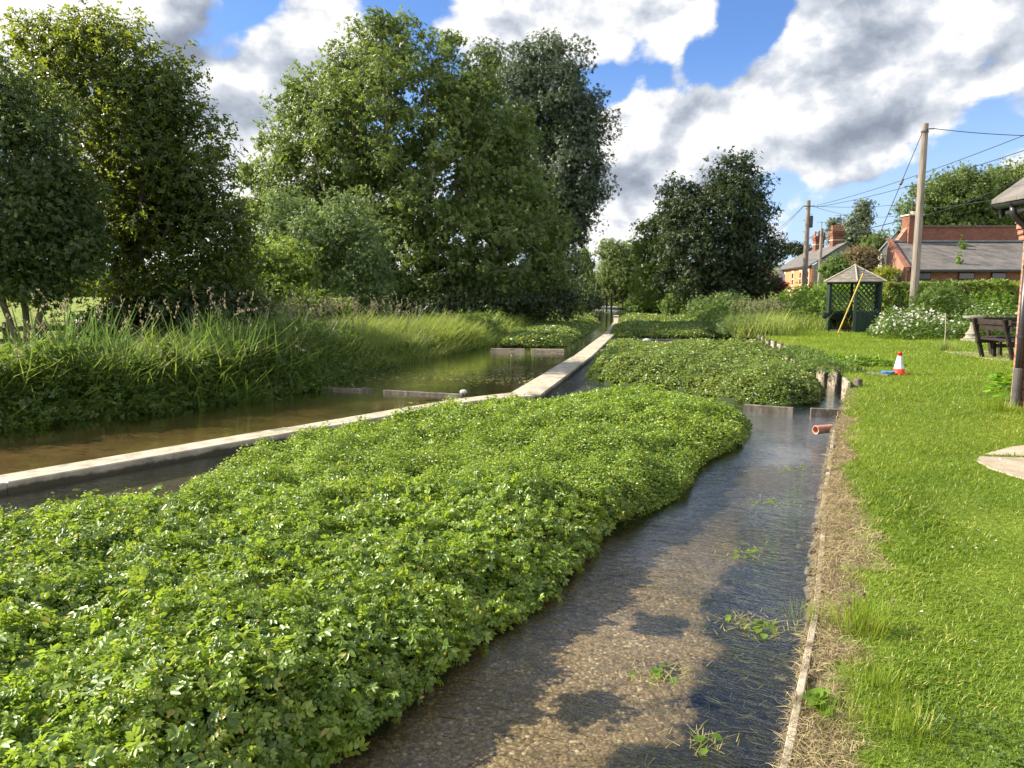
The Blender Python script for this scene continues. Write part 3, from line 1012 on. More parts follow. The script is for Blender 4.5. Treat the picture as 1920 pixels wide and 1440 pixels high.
near_edge = poly_px([(560, 1475), (640, 1425), (770, 1322), (905, 1205), (1010, 1140), (1108, 1040), (1130, 1000), (1215, 968), (1292, 925), (1312, 880), (1352, 855), (1392, 838), (1412, 800)], WATER_Z)
near_back = poly_px([(1405, 782), (1340, 758), (1245, 735), (1110, 740), (1010, 755), (930, 756), (825, 776), (645, 808), (430, 854), (345, 903), (230, 955), (60, 978), (-160, 1005), (-600, 1120)], -.19)
near_poly = near_edge + near_back + [(-4.2, 2.5), (-2.6, .9), (-1.2, 1.0)]
cress_bed('cress_bed', near_poly, .36, 'broad bright green cress bed filling the stream in front, edged by open water', 11, near=True, flowers=420)
mid_poly = poly_px([(1100, 710), (1180, 722), (1300, 738), (1390, 756), (1470, 764), (1535, 757), (1545, 735)], WATER_Z) + poly_px([(1535, 705), (1500, 690), (1470, 672), (1440, 660), (1400, 655), (1330, 655), (1240, 672), (1180, 660), (1120, 662), (1100, 690)], -.12)
cress_bed('cress_bed', mid_poly, .50, 'second cress bed behind the near one, reaching to the plank revetment', 12, mat='cress_far', dens=1.2)
cress_bed('cress_bed', poly_px([(1135, 652), (1190, 655), (1250, 660), (1320, 652), (1350, 645), (1320, 640), (1290, 643), (1240, 648), (1180, 642), (1145, 640)], WATER_Z), .13, 'thin dull cress strip in front of the two white stones', 13, mat='cress_far', dens=1.4)
cress_bed('cress_bed', poly_px([(1145, 632), (1300, 634), (1385, 632), (1400, 620), (1370, 613), (1250, 612), (1152, 615)], WATER_Z), .30, 'shaded cress bed behind the dark board and white stones', 14, mat='cress_far', dens=1.6)
cress_bed('cress_bed', poly_px([(1160, 611), (1380, 608), (1390, 603), (1350, 597), (1200, 593), (1163, 598)], WATER_Z), .32, 'farthest cress bed by the shrubs, beyond the shaded one', 15, mat='cress_far', dens=2.5)
cress_bed('cress_bed', poly_px([(935, 652), (1062, 650), (1075, 640), (1108, 622), (1125, 607), (1110, 600), (1000, 615), (935, 632)], WATER_Z), .34, 'dull green cress bed between the far wall and the grassy bank', 16, mat='cress_far', dens=1.6)

# ------------------------------------------------------------------ lawn grass


def blades(name, x, y, z, L, tint, mat, wd=.045, bend=.4, seed=0, lean=.35, dirv=None):
    r = np.random.default_rng(seed)
    n = len(x)
    a = r.uniform(0, 2 * np.pi, n)
    yd = np.stack([np.cos(a) * lean * r.random(n), np.sin(a) * lean * r.random(n), np.ones(n)], 1)
    if dirv is not None:
        yd += dirv
    zd = np.stack([np.cos(a), np.sin(a), r.normal(0, .2, n)], 1)
    return scatter(name, T_blade(wd, bend), np.stack([x, y, z], 1), yd, zd, L, tint, M[mat])


r = np.random.default_rng(3)
nb = 900000
d = 1.2 + (34 - 1.2) * r.random(nb) ** 2.3
az = r.uniform(RAD(-4), RAD(58), nb)
x, y = d * np.sin(az), d * np.cos(az)
v = x - bank_x(RB, y)
ok = (v > np.where(r.random(len(v)) < .35, -.05, .02)) & (x < 16) & (y > -.5) & ~((x > 7.2) & (y < 10.8))
x, y, d, v = x[ok], y[ok], d[ok], v[ok]
dryk = v + .30 * vnoise(x, y, 1.6, 4) * np.clip((14 - y) / 4, 0, 1)
dry = (dryk < (.27 - .020 * y) + .10 * r.random(len(x))) & (y < 13) & (vnoise(x, y, 2.4, 44) > -.45)
PATIO_A = [(4.66, 7.30), (4.52, 7.12), (4.45, 6.8), (4.5, 6.3), (4.7, 5.5), (7.2, 5.0), (7.2, 6.86), (5.9, 7.14)]
PATIO_B = [(4.76, 7.40), (5.92, 7.20), (7.2, 7.0), (7.2, 8.2), (5.9, 8.0), (5.3, 7.78)]
PATIO_C = [(6.35, 8.3), (7.2, 8.34), (7.2, 9.8), (6.8, 9.5)]
keep = ~(inside(PATIO_A, x, y) | inside(PATIO_B, x, y) | inside(PATIO_C, x, y))
size = np.clip(.0085 * d ** .70, .014, .085) * r.uniform(.6, 1.3, len(x)) * (1 + .5 * np.clip(vnoise(x, y, 1.7, 9), 0, 1))
longer = np.exp(-((v - .55) / .28) ** 2) * (y < 7) * np.clip(vnoise(x, y, 1.3, 77) + .3, 0, 1)
size *= 1 + 1.3 * longer
tint = np.clip(.48 + .30 * vnoise(x, y, .8, 21) + .20 * vnoise(x, y, 3.4, 2) + r.normal(0, .13, len(x)) - .2 * longer, 0, 1)
tint = np.where(r.random(len(x)) < .03 + .10 * np.clip(vnoise(x, y, .55, 91), 0, 1), 1.0, np.minimum(tint, .86))
g = keep & ~dry
o = blades('lawn_grass', x[g], y[g], z_right(x[g], y[g]) - .004, size[g] * .98, tint[g], 'lawn_blade', .075, .5, 1, 1.1)
tag(o, 'short bright green mown grass covering the lawn', 'grass', kind='stuff')
g = keep & dry
# denser straw close to the camera
n2_ = 42000
y2 = 1.6 + 8.0 * r.random(n2_) ** 1.4
v2 = r.uniform(-.035, .40, n2_)
k2 = (v2 + .30 * vnoise(v2 + y2, y2, 1.6, 4) < .27 - .020 * y2 + .08 * r.random(n2_)) & (vnoise(v2 * 2, y2, 3.0, 48) > -.35)
v2, y2 = v2[k2], y2[k2]
x2 = bank_x(RB, y2) + v2
o = blades('straw_litter', x2, y2, np.full(len(x2), -.006), r.uniform(.02, .055, len(x2)), np.clip(r.normal(.42, .28, len(x2)) - .25 * (vnoise(x2, y2, 5, 3) > .25), 0, 1), 'dry_blade', .035, .9, 22, 3.0)
tag(o, 'tangled dead grass and clippings on the bare edge of the lawn', 'straw', kind='stuff')
o = blades('dry_grass', x[g], y[g], z_right(x[g], y[g]) - .004, size[g] * 1.35, np.clip(r.normal(.45, .25, g.sum()), 0, 1), 'dry_blade', .05, .8, 2, 2.2)
tag(o, 'straw coloured dry turf strip along the board edging', 'grass', kind='stuff')


# taller tufts along the edge
def tuft(name, c, n, L, rad, mat, label, seed, cat='grass tuft', lean=.8, wd=.018, group=None, z=0.0, heads=None):
    r = np.random.default_rng(seed)
    a, q = r.uniform(0, 6.283, n), rad * r.random(n) ** .7
    x, y = c[0] + q * np.cos(a), c[1] + q * np.sin(a)
    yd = np.stack([np.cos(a) * lean * q / rad + r.normal(0, .18, n), np.sin(a) * lean * q / rad + r.normal(0, .18, n), np.ones(n)], 1)
    zd = np.stack([np.cos(a), np.sin(a), np.zeros(n)], 1)
    o = scatter(name, T_blade(wd, .3), np.stack([x, y, np.full(n, z)], 1), yd, -zd, L * r.uniform(.55, 1.1, n), np.clip(r.normal(.5, .2, n), 0, .88), M[mat])
    tag(o, label, cat, group)
    if heads:
        k = heads
        a, q = r.uniform(0, 6.283, k), rad * r.random(k)
        hp = np.stack([c[0] + q * np.cos(a) * 1.6, c[1] + q * np.sin(a) * 1.6, z + L * r.uniform(.85, 1.2, k)], 1)
        pp = np.repeat(hp, 14, 0) + r.normal(0, 1, (k * 14, 3)) * np.array([.02, .02, .07]) * L
        nn = len(pp)
        s = scatter('seed_heads', T_leaf(.4), pp, r.normal(0, .5, (nn, 3)) + np.array([0, 0, 1]), r.normal(0, 1, (nn, 3)), np.full(nn, .035 * L + .01), r.random(nn), M['seed_head'], o)
        tag(s, kind='stuff')
    return o


TG = 'grass tufts along the dry lawn edge'
for i, (px, py, n, L, lab) in enumerate(((1612, 1180, 300, .15, 'tall grass tuft on the lawn edge, the largest, with pale seed heads'), (1640, 1290, 160, .11, 'dark grass tuft on the dry lawn edge level with the small dock'), (1525, 1160, 70, .11, 'thin straw-tipped tuft hanging over the board edging'),
                                         (1560, 1345, 80, .10, 'low grass tuft in the dry turf beside the small dock plant'), (1690, 1380, 170, .13, 'low bright grass tuft on the lawn nearest the camera'))):
    c = G(px, py, 0)
    tuft('grass_tuft', c, n, L, .14, 'lawn_blade', lab, 50 + i, wd=.013, group=TG, heads=6 if i == 0 else None)
c = G(1772, 658, 0)
tuft('grass_tuft', c, 260, .32, .30, 'tall_grass', 'brownish grass tuft round the foot of the thin stake', 60)

# weed strands in the water near the edge
r = np.random.default_rng(8)
n = 800
y = r.uniform(2.0, 7.5, n)
x = bank_x(RB, y) - r.uniform(.05, .95, n)
a = r.normal(RAD(-115), .9, n)
o = scatter('water_weed', T_blade(.014, .5), np.stack([x, y, np.full(n, -.395)], 1), np.stack([np.cos(a), np.sin(a), np.zeros(n)], 1), np.stack([-np.sin(a), np.cos(a), np.full(n, .3)], 1), r.uniform(.04, .14, n), r.random(n), M['weed'])
tag(o, 'fine pale strands of weed trailing in the clear water by the edging', 'water weed', kind='stuff')


def raft(px, py, n, rad, label, seed, stretch=1.0):
    r = np.random.default_rng(seed)
    c = G(px, py, WATER_Z)
    n = int(n * 1.8)
    p = np.stack([c.x + r.normal(0, rad * stretch * .8, n), c.y + r.normal(0, rad * .55, n), np.full(n, WATER_Z + .006) + r.random(n) * .012], 1)
    a = r.normal(RAD(65), .7, n)
    o = scatter('floating_weed', T_blade(.028, .0), p, np.stack([np.cos(a), np.sin(a), r.normal(0, .03, n)], 1), np.stack([r.normal(0, .15, n), r.normal(0, .15, n), np.ones(n)], 1), r.uniform(.03, .10, n), r.random(n), M['debris'])
    tag(o, label, 'floating weed', kind='stuff')
    m = max(4, n // 12)
    p2 = np.stack([c.x + r.normal(0, rad * .5, m), c.y + r.normal(0, rad * .35, m), np.full(m, WATER_Z + .015)], 1)
    s = scatter('green_leaves', T_leaf(.45), p2, r.normal(0, 1, (m, 3)) * np.array([1, 1, .1]), r.normal(0, .2, (m, 3)) + np.array([0, 0, 1]), r.uniform(.04, .075, m), r.random(m), M['bright_herb'], o)
    tag(s, kind='stuff')


raft(1245, 1268, 60, .10, 'raft of cut weed with fresh green leaves over the gravel', 1, 1.5)
raft(1440, 1182, 70, .13, 'straw coloured weed raft lying against the board edging', 2, 1.6)
raft(1320, 1395, 34, .09, 'small raft of pale cut weed nearest the camera', 3)
raft(1405, 1040, 40, .16, 'scattered floating weed in the middle of the channel', 4)
raft(1450, 945, 40, .22, 'drifting weed specks where the water starts to shine', 5)
raft(1480, 880, 40, .28, 'thin drifting weed specks downstream of the clay pipe', 6)
raft(1390, 1165, 30, .10, 'small yellow green leaf raft in the dark weedy water', 7)
r = np.random.default_rng(19)
n = 900
t = r.random(n)
pa, pb = G(640, 716, WATER_Z), G(1085, 722, WATER_Z)
x = pa.x + (pb.x - pa.x) * t + r.normal(0, .25, n)
y = pa.y + r.normal(1.1, 1.0, n)
m = (bank_x(LB, y) < x) & (x < bank_x(WALL, y) - .3)
x, y = x[m], y[m]
n = len(x)
o = scatter('pond_weed', T_leaf(.5, .02, 0), np.stack([x, y, np.full(n, WATER_Z + .006)], 1), r.normal(0, 1, (n, 3)) * np.array([1, 1, 0]), r.normal(0, .08, (n, 3)) + np.array([0, 0, 1]), r.uniform(.03, .08, n), r.random(n), M['debris'])
tag(o, 'pale floating leaf specks scattered over the brown pond', 'pond weed', kind='stuff')

# clover, daisies and clippings in the turf
r = np.random.default_rng(55)
n = 26000
d = 2.0 + 12 * r.random(n) ** 1.5
az = r.uniform(RAD(4), RAD(50), n)
x, y = d * np.sin(az), d * np.cos(az)
v = x - bank_x(RB, y)
m = (v > .4) & (x < 7.1) & (vnoise(x, y, .9, 61) + .5 * vnoise(x, y, 3.5, 62) > .18) & ~(inside(PATIO_A, x, y) | inside(PATIO_B, x, y) | inside(PATIO_C, x, y))
x, y = x[m], y[m]
n = len(x)
o = scatter('clover', T_cluster(3, 9, .5, .6), np.stack([x, y, z_right(x, y) + .022 + .012 * r.random(n)], 1), r.normal(0, 1, (n, 3)) * np.array([1, 1, .15]), r.normal(0, .35, (n, 3)) + np.array([0, 0, 1]), r.uniform(.012, .026, n), np.clip(r.normal(.35, .2, n), 0, .8), M['herb_leaf'])
tag(o, 'dark patches of clover scattered through the mown lawn', 'clover', kind='stuff')
n = 240
d = 2.5 + 14 * r.random(n)
az = r.uniform(RAD(12), RAD(34), n)
x, y = d * np.sin(az), d * np.cos(az)
m = (x - bank_x(RB, y) > .5) & (x < 7.0) & (vnoise(x, y, .6, 71) > -.1)
x, y = x[m], y[m]
n = len(x)
o = scatter('lawn_daisies', T_cluster(6, 4, .42, .7), np.stack([x, y, z_right(x, y) + .045], 1), r.normal(0, 1, (n, 3)) * np.array([1, 1, .1]), r.normal(0, .3, (n, 3)) + np.array([0, 0, 1]), np.full(n, .012), r.random(n), M['daisy_petal'])
tag(o, 'tiny white clover and daisy heads dotted over the lawn', 'flowers', kind='stuff')
# ------------------------------------------------------------------ herbs and reeds on the banks


def herbs(name, poly, zf, h, n, tmpl, L, mat, label, seed, cat='plants', kind='stuff', low=.0, up=.55, edge=.55, parent=None, rough=.55):
    """A patch of leafy herbs; h is the height above the ground."""
    r = np.random.default_rng(seed)
    xs, ys = [p[0] for p in poly], [p[1] for p in poly]
    x = r.uniform(min(xs), max(xs), n * 5)
    y = r.uniform(min(ys), max(ys), n * 5)
    m = inside(poly, x, y)
    x, y = x[m][:n], y[m][:n]
    n = len(x)
    de = edge_dist(poly, x, y)
    x = x + .25 * vnoise(x, y, 1.3, seed + 41)
    hh = h * (1 + rough * vnoise(x, y, .9, seed) + rough * .9 * vnoise(x, y, 3.1, seed + 3)) * (1 - .75 * np.exp(-de / edge))
    z = zf(x, y) + hh * (low + (1 - low) * r.random(n) ** .55)
    zd = r.normal(0, .55, (n, 3)) + np.array([0, 0, up])
    yd = r.normal(0, 1, (n, 3))
    yd[:, 2] = r.normal(-.1, .4, n)
    tint = np.clip(.5 + .22 * vnoise(x, y, .6, seed + 7) + r.normal(0, .2, n), 0, 1)
    o = scatter(name, tmpl, np.stack([x, y, z], 1), yd, zd, L * r.uniform(.6, 1.3, n), tint, M[mat], parent)
    if parent is None:
        tag(o, label, cat, kind=kind)
    else:
        tag(o, kind='stuff')
    return o


def sward(name, poly, zf, h, n, mat, label, seed, wd=.022, bend=.35, lean=.5, heads=0, clump=0.0, cat='long grass'):
    """Upright blades: long grass, reeds, iris leaves."""
    r = np.random.default_rng(seed)
    xs, ys = [p[0] for p in poly], [p[1] for p in poly]
    x = r.uniform(min(xs), max(xs), n * 5)
    y = r.uniform(min(ys), max(ys), n * 5)
    m = inside(poly, x, y)
    if clump:
        m &= vnoise(x, y, 1.4, seed) > clump * (2 * r.random(len(x)) - .6)
    x, y = x[m][:n], y[m][:n]
    n = len(x)
    tint = np.clip(.5 + .18 * vnoise(x, y, .7, seed + 7) + r.normal(0, .16, n), 0, .9)
    L = h * r.uniform(.55, 1.12, n) * (1 + .25 * vnoise(x, y, .8, seed + 4))
    dv = np.stack([.18 * vnoise(x, y, .5, seed + 1), .18 * vnoise(x, y, .5, seed + 2), np.zeros(n)], 1)
    o = blades(name, x, y, zf(x, y) - .02, L, tint, mat, wd, bend, seed, lean, dv)
    tag(o, label, cat, kind='stuff')
    if heads:
        i = r.choice(n, heads)
        k = 12
        hp = np.stack([x[i], y[i], zf(x[i], y[i]) + h * r.uniform(.95, 1.35, heads)], 1)
        lean2 = r.normal(0, .12, (heads, 3))
        t = r.random((heads, k, 1))
        pp = (hp[:, None] + np.array([0, 0, 1.0]) * (t - .5) * .26 + lean2[:, None] * t + r.normal(0, .012, (heads, k, 3))).reshape(-1, 3)
        nn = len(pp)
        s = scatter('seed_heads', T_leaf(.32), pp, r.normal(0, .4, (nn, 3)) + np.array([0, 0, 1]), r.normal(0, 1, (nn, 3)), r.uniform(.03, .06, nn), r.random(nn), M['seed_head'], o)
        tag(s, kind='stuff')
    return o


def lstrip(y0, y1, w0, w1, step=1.5):
    """Strip of the left bank between distances w0 and w1 behind the water line."""
    ys = np.arange(y0, y1 + .01, step)
    f = [(float(bank_x(LB, t)) - w0, float(t)) for t in ys]
    b = [(float(bank_x(LB, t)) - w1, float(t)) for t in ys]
    return f + b[::-1]


C4, C5, C6 = T_cluster(4, 1), T_cluster(5, 2), T_cluster(6, 3, .28)
LF = T_leaf(.36)
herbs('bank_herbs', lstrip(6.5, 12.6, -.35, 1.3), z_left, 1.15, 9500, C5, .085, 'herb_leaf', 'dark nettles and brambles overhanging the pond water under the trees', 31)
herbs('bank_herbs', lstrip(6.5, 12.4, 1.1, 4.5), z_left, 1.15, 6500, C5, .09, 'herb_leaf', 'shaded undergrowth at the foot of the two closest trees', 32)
c = G(40, 740, 0)
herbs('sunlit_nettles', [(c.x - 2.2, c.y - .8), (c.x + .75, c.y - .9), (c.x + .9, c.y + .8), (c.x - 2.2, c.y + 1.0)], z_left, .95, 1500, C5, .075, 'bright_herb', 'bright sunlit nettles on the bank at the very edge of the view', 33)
herbs('bank_herbs', lstrip(12.2, 15.6, -.3, 1.2), z_left, 1.0, 6200, C5, .075, 'herb_leaf', 'low dark herbs at the foot of the sword leaves', 34)
herbs('bank_herbs', lstrip(15.0, 19.5, -.3, 2.4), z_left, .95, 6500, C5, .07, 'herb_leaf', 'mixed herbs between the sword leaves and the sunlit long grass', 35)
for k_, (ya, yb, w0, w1, nn_) in enumerate(((6.5, 12.6, .1, 2.5, 420), (14.5, 19.0, .2, 2.4, 420))):
    sward('nettle_spires', lstrip(ya, yb, w0, w1), z_left, 1.15, nn_, 'herb_leaf', ('tall stems standing above the dark nettles', 'tall stems rising among the mixed herbs')[k_], 90 + k_, .010, .25, .5, 25, cat='plants')
sward('bank_grass', lstrip(6.5, 16.5, -.25, 1.1, .8), z_left, 1.0, 3000, 'herb_leaf', 'arching grass blades growing through the dark nettles at the waterside', 95, .013, .75, 1.0, 40)
sward('bank_grass', lstrip(6.5, 20.5, .3, 2.4, .8), z_left, 1.15, 2200, 'tall_grass', 'paler tall grass mixed into the top of the shaded bank', 96, .010, .6, .7, 60)
sward('sword_reeds', lstrip(12.0, 15.6, .2, 2.0, .8), z_left, 1.3, 900, 'sword_leaf', 'tall upright sword-shaped leaves in a dense stand on the shaded bank', 36, .016, .22, .28, clump=.5, cat='reeds')
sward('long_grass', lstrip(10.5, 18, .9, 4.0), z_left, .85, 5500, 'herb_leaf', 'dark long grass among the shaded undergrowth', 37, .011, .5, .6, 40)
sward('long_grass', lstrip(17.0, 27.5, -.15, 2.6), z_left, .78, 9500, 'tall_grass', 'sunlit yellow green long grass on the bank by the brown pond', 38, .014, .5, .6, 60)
herbs('bank_herbs', lstrip(17.5, 27.5, -.25, .7), z_left, .50, 3500, C5, .07, 'herb_leaf', 'green herbs fringing the pond below the sunlit long grass', 39)
sward('long_grass', lstrip(19.0, 25.0, 1.6, 3.8), z_left, .95, 2600, 'tall_grass', 'pale grass with feathery seed heads behind the sunlit long grass', 40, .012, .5, .5, 110)
sward('long_grass', lstrip(27.0, 60, -.3, 4.0, 2), z_left, .75, 9000, 'tall_grass', 'shaded long grass below the big trees along the far bank', 41, .022, .5, .6)
herbs('bank_herbs', lstrip(26.5, 70, -.4, 3.5, 2), z_left, .62, 7000, C5, .12, 'herb_leaf', 'dim green herbs at the far waterside under the big trees', 42)


def rstrip(y0, y1, w0, w1, step=1.5):
    ys = np.arange(y0, y1 + .01, step)
    f = [(float(bank_x(RB, t)) + w0, float(t)) for t in ys]
    b = [(float(bank_x(RB, t)) + w1, float(t)) for t in ys]
    return f + b[::-1]


# right bank beyond the lawn
herbs('verge_herbs', rstrip(33, 44, 1.0, 8.0), z_right, 1.05, 8500, C5, .11, 'bright_herb', 'sunlit mound of tall herbs rising behind the lawn beside the gazebo', 43)
sward('long_grass', rstrip(30.5, 44, .4, 4.6), z_right, .75, 5200, 'tall_grass', 'bright long grass in front of the herb mound', 44, .018, .5, .6, 120)
herbs('bank_herbs', rstrip(27.5, 34.5, -1.3, .7), z_right, .85, 2600, C5, .08, 'grey_leaf', 'rounded pale green tuft of willowherb where the plank revetment ends', 45)
sward('long_grass', rstrip(27.0, 33, -.9, 1.2), z_right, .95, 1700, 'tall_grass', 'soft grass tuft with pinkish heads where the plank revetment ends', 46, .014, .5, .6, 90)
herbs('bank_herbs', rstrip(36, 75, -1.6, 2.5, 3), z_right, 1.0, 6000, C5, .14, 'herb_leaf', 'shaded herbs along the far right bank under the dark tree', 47)
herbs('bank_herbs', rstrip(15.0, 21, -.55, .35), z_right, .32, 2200, C4, .06, 'herb_leaf', 'herbs hanging over the plank revetment near the traffic cone', 48)
c = G(1600, 685, 0)
herbs('dock_clump', [(c.x - .35, c.y - .5), (c.x + .85, c.y - .4), (c.x + .8, c.y + .6), (c.x - .2, c.y + 1.0)], z_right, .36, 480, C4, .10, 'bright_herb', 'leafy dock clump on the lawn corner beside the blue rope', 49, 'weed clump', 'thing')


# ------------------------------------------------------------------ trees and shrubs


def lobe_points(lobes, n, r, shell=2.4):
    """Clump centres spread through ellipsoid lobes given as (px, py, depth, rx px, ry px[, depth factor])."""
    ell = []
    for l in lobes:
        px, py, Yd, rx, ry = l[:5]
        k = l[5] if len(l) > 5 else 1.0
        c = P(px, py, Yd)
        s = Yd / FPX
        ell.append((c.x, c.y, c.z, rx * s, .5 * (rx + ry) * s * k, ry * s))
    E = np.array(ell)
    wgt = E[:, 3] * E[:, 4] * E[:, 5]
    wgt = wgt ** .8
    idx = r.choice(len(E), n, p=wgt / wgt.sum())
    dirs = unit(r.normal(0, 1, (n, 3)))
    u = r.random(n) ** (1 / shell)
    off = dirs * u[:, None] * E[idx, 3:6]
    return E[idx, :3] + off, unit(off / E[idx, 3:6])


def tree(name, label, base, lobes, n_clump, n_spray, spray, leaf_len, clump_r, leaf, bark='bark', trunk_r=.3, fork=.25, seed=0, cat='tree', group=None, stems=1,
         shell=2.4, up=.55, droop=0.0, zmin=.25, part='crown', stretch=(1, 1, .75), rnd=.38):
    r = np.random.default_rng(seed)
    rk = random.Random(seed)
    n_clump, n_spray, leaf_len = int(n_clump * .95), int(n_spray * 2.6), leaf_len * .90
    clump_r *= 1.12
    base = Vector(base)
    root = empty(name, base, label, cat, group)
    C, O = lobe_points(lobes, n_clump, r, shell)
    ok = C[:, 2] > base.z + zmin
    C, O = C[ok], O[ok]
    top = C[:, 2].max()
    cen = C.mean(0)
    # skeleton
    nodes, par = [], []
    for s in range(stems):
        a = 6.28 * s / stems + seed
        b0 = base + Vector((math.cos(a), math.sin(a), 0)) * trunk_r * 1.1 * (stems > 1) - Vector((0, 0, .15))
        fk = Vector((cen[0], cen[1], 0)) * .35 + Vector((base.x, base.y, 0)) * .65 + Vector((math.cos(a), math.sin(a), 0)) * (stems > 1) * (top - base.z) * .10
        fk.z = base.z + (top - base.z) * fork * (1 + .25 * math.sin(s * 2.1))
        prev = -1
        for i in range(6):
            t = i / 5
            p = b0.lerp(fk, t) + Vector((rk.uniform(-1, 1), rk.uniform(-1, 1), 0)) * trunk_r * .35 * (0 < i)
            nodes.append(np.array(p))
            par.append(prev)
            prev = len(nodes) - 1
    n_trunk = len(nodes)
    order = np.argsort(((C - np.array([cen[0] * .3 + base.x * .7, cen[1] * .3 + base.y * .7, base.z + (top - base.z) * fork])) ** 2).sum(1))
    NA = np.zeros((n_trunk + 4 * len(C), 3))
    NA[:n_trunk] = nodes
    NL = np.zeros(len(NA))
    for i in range(n_trunk):
        NL[i] = (NL[par[i]] + np.linalg.norm(NA[i] - NA[par[i]])) if par[i] >= 0 else 0
    allow = np.zeros(len(NA), bool)
    for i in range(n_trunk):
        allow[i] = (i % 6) >= 3 or fork < .12
    cnt, n_tot = {}, n_trunk
    for ci in order:
        p = C[ci]
        dv = np.linalg.norm(NA[:n_tot] - p, axis=1)
        cost = dv + .22 * NL[:n_tot] + .6 * np.maximum(0, NA[:n_tot, 2] - p[2])
        cost[~allow[:n_tot]] = 1e9
        j = int(cost.argmin())
        q = NA[j].copy()
        L = dv[j]
        prev = j
        bend = r.normal(0, .08, 3) * L
        bend[2] += (.10 - droop) * L
        for t in (.36, .70, 1.0):
            m = q * (1 - t) + p * t + bend * math.sin(t * math.pi) * .8
            NA[n_tot] = m
            par.append(prev)
            NL[n_tot] = NL[prev] + L * .33
            allow[n_tot] = True
            prev = n_tot
            n_tot += 1
        cnt[prev] = 1
    weight = np.zeros(n_tot)
    for k in cnt:
        weight[k] += 1
    for i in range(n_tot - 1, -1, -1):
        if par[i] >= 0:
            weight[par[i]] += weight[i]
    tot = max(weight[0], 1) if stems == 1 else max(weight.max(), 1)
    rad = np.maximum(trunk_r * (weight / tot) ** .56, .006 * trunk_r / .2 + .004)
    kids = [[] for _ in range(n_tot)]
    for i in range(n_tot):
        if par[i] >= 0:
            kids[par[i]].append(i)
    mb = MB()
    start = [i for i in range(n_tot) if par[i] < 0]
    stack = [(i, None) for i in start]
    while stack:
        i, frm = stack.pop()
        chain = ([frm] if frm is not None else []) + [i]
        while kids[chain[-1]]:
            ks = sorted(kids[chain[-1]], key=lambda k: -weight[k])
            for k in ks[1:]:
                stack.append((k, chain[-1]))
            chain.append(ks[0])
        if len(chain) > 1:
            rr = [rad[k] for k in chain]
            if frm is not None:
                rr[0] = min(rr[0], rr[1] * 1.25)
            elif par[chain[0]] < 0:
                rr[0] *= 1.35
            big = rr[0] > .07
            mb.tube([NA[k] for k in chain], rr, 8 if big else 4, cap=False)
    mb.build('trunk', M[bark], root, smooth=True)
    # foliage
    m = len(C)
    k = n_spray
    off = r.normal(0, 1, (m, k, 3))
    off = off / np.maximum(np.linalg.norm(off, axis=2, keepdims=True), .3) * (r.random((m, k, 1)) ** .38) * clump_r * (.65 + .7 * r.random((m, 1, 1))) * np.array(stretch)
    pos = (C[:, None] + off)
    if droop:
        pos[..., 2] -= droop * np.abs(off[..., 2]) * 1.2
    pos = pos.reshape(-1, 3)
    out = np.repeat(O, k, 0)
    nn = len(pos)
    zd = out * .45 + np.array([0, 0, up]) + unit(off.reshape(-1, 3)) * .75 + r.normal(0, rnd * .6, (nn, 3))
    yd = out * .4 + r.normal(0, .8, (nn, 3)) + np.array([0, 0, -.25 - droop])
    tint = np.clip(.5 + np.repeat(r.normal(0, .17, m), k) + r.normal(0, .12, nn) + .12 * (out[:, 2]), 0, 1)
    keep = pos[:, 2] > base.z + .08
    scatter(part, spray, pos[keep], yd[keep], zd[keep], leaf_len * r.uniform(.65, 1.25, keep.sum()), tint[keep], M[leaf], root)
    return root


def g0(px, Y, z=0.0):
    p = P(px, 600, Y)
    return (p.x, Y, z)


# the two trees on the near left bank
tree('lime_tree', 'broad large-leaved tree with yellow green tips, tallest on the near bank', g0(190, 21), [
    (95, 110, 21, 80, 75), (185, 130, 21, 110, 95), (165, 60, 21, 60, 40), (280, 170, 21, 80, 80), (60, 75, 21, 30, 45), (300, 290, 21, 120, 110), (200, 260, 21, 150, 110), (370, 350, 21, 75, 90), (310, 430, 21, 140, 100),
    (400, 500, 21, 70, 80), (160, 420, 21.5, 170, 110), (300, 540, 21, 150, 60), (430, 440, 21, 38, 70), (430, 560, 21, 45, 40), (330, 110, 21, 22, 45), (340, 180, 21, 25, 60)],
    620, 15, C4, .15, .62, 'lime_leaf', trunk_r=.26, fork=.10, seed=1, group='trees on the pond bank')
tree('maple_tree', 'small-leaved tree with thin grey stems in front of the broad-leaved tree', g0(45, 17.5), [
    (10, 200, 17.5, 70, 90), (70, 270, 17.5, 80, 100), (-60, 260, 17.5, 100, 120), (20, 380, 17.5, 110, 120), (110, 380, 17.5, 60, 100), (30, 480, 17.5, 110, 80), (140, 490, 17.5, 55, 60), (-80, 430, 17.5, 100, 120), (0, 110, 17.5, 22, 50), (90, 550, 17.5, 60, 25), (-10, 520, 17.5, 60, 50), (60, 540, 17.5, 40, 30), (110, 460, 17.5, 60, 60), (160, 400, 17.8, 50, 70)],
    760, 17, C5, .085, .45, 'maple_leaf', bark='bark', trunk_r=.075, fork=.34, seed=2, stems=3, zmin=.6, group='trees on the pond bank')

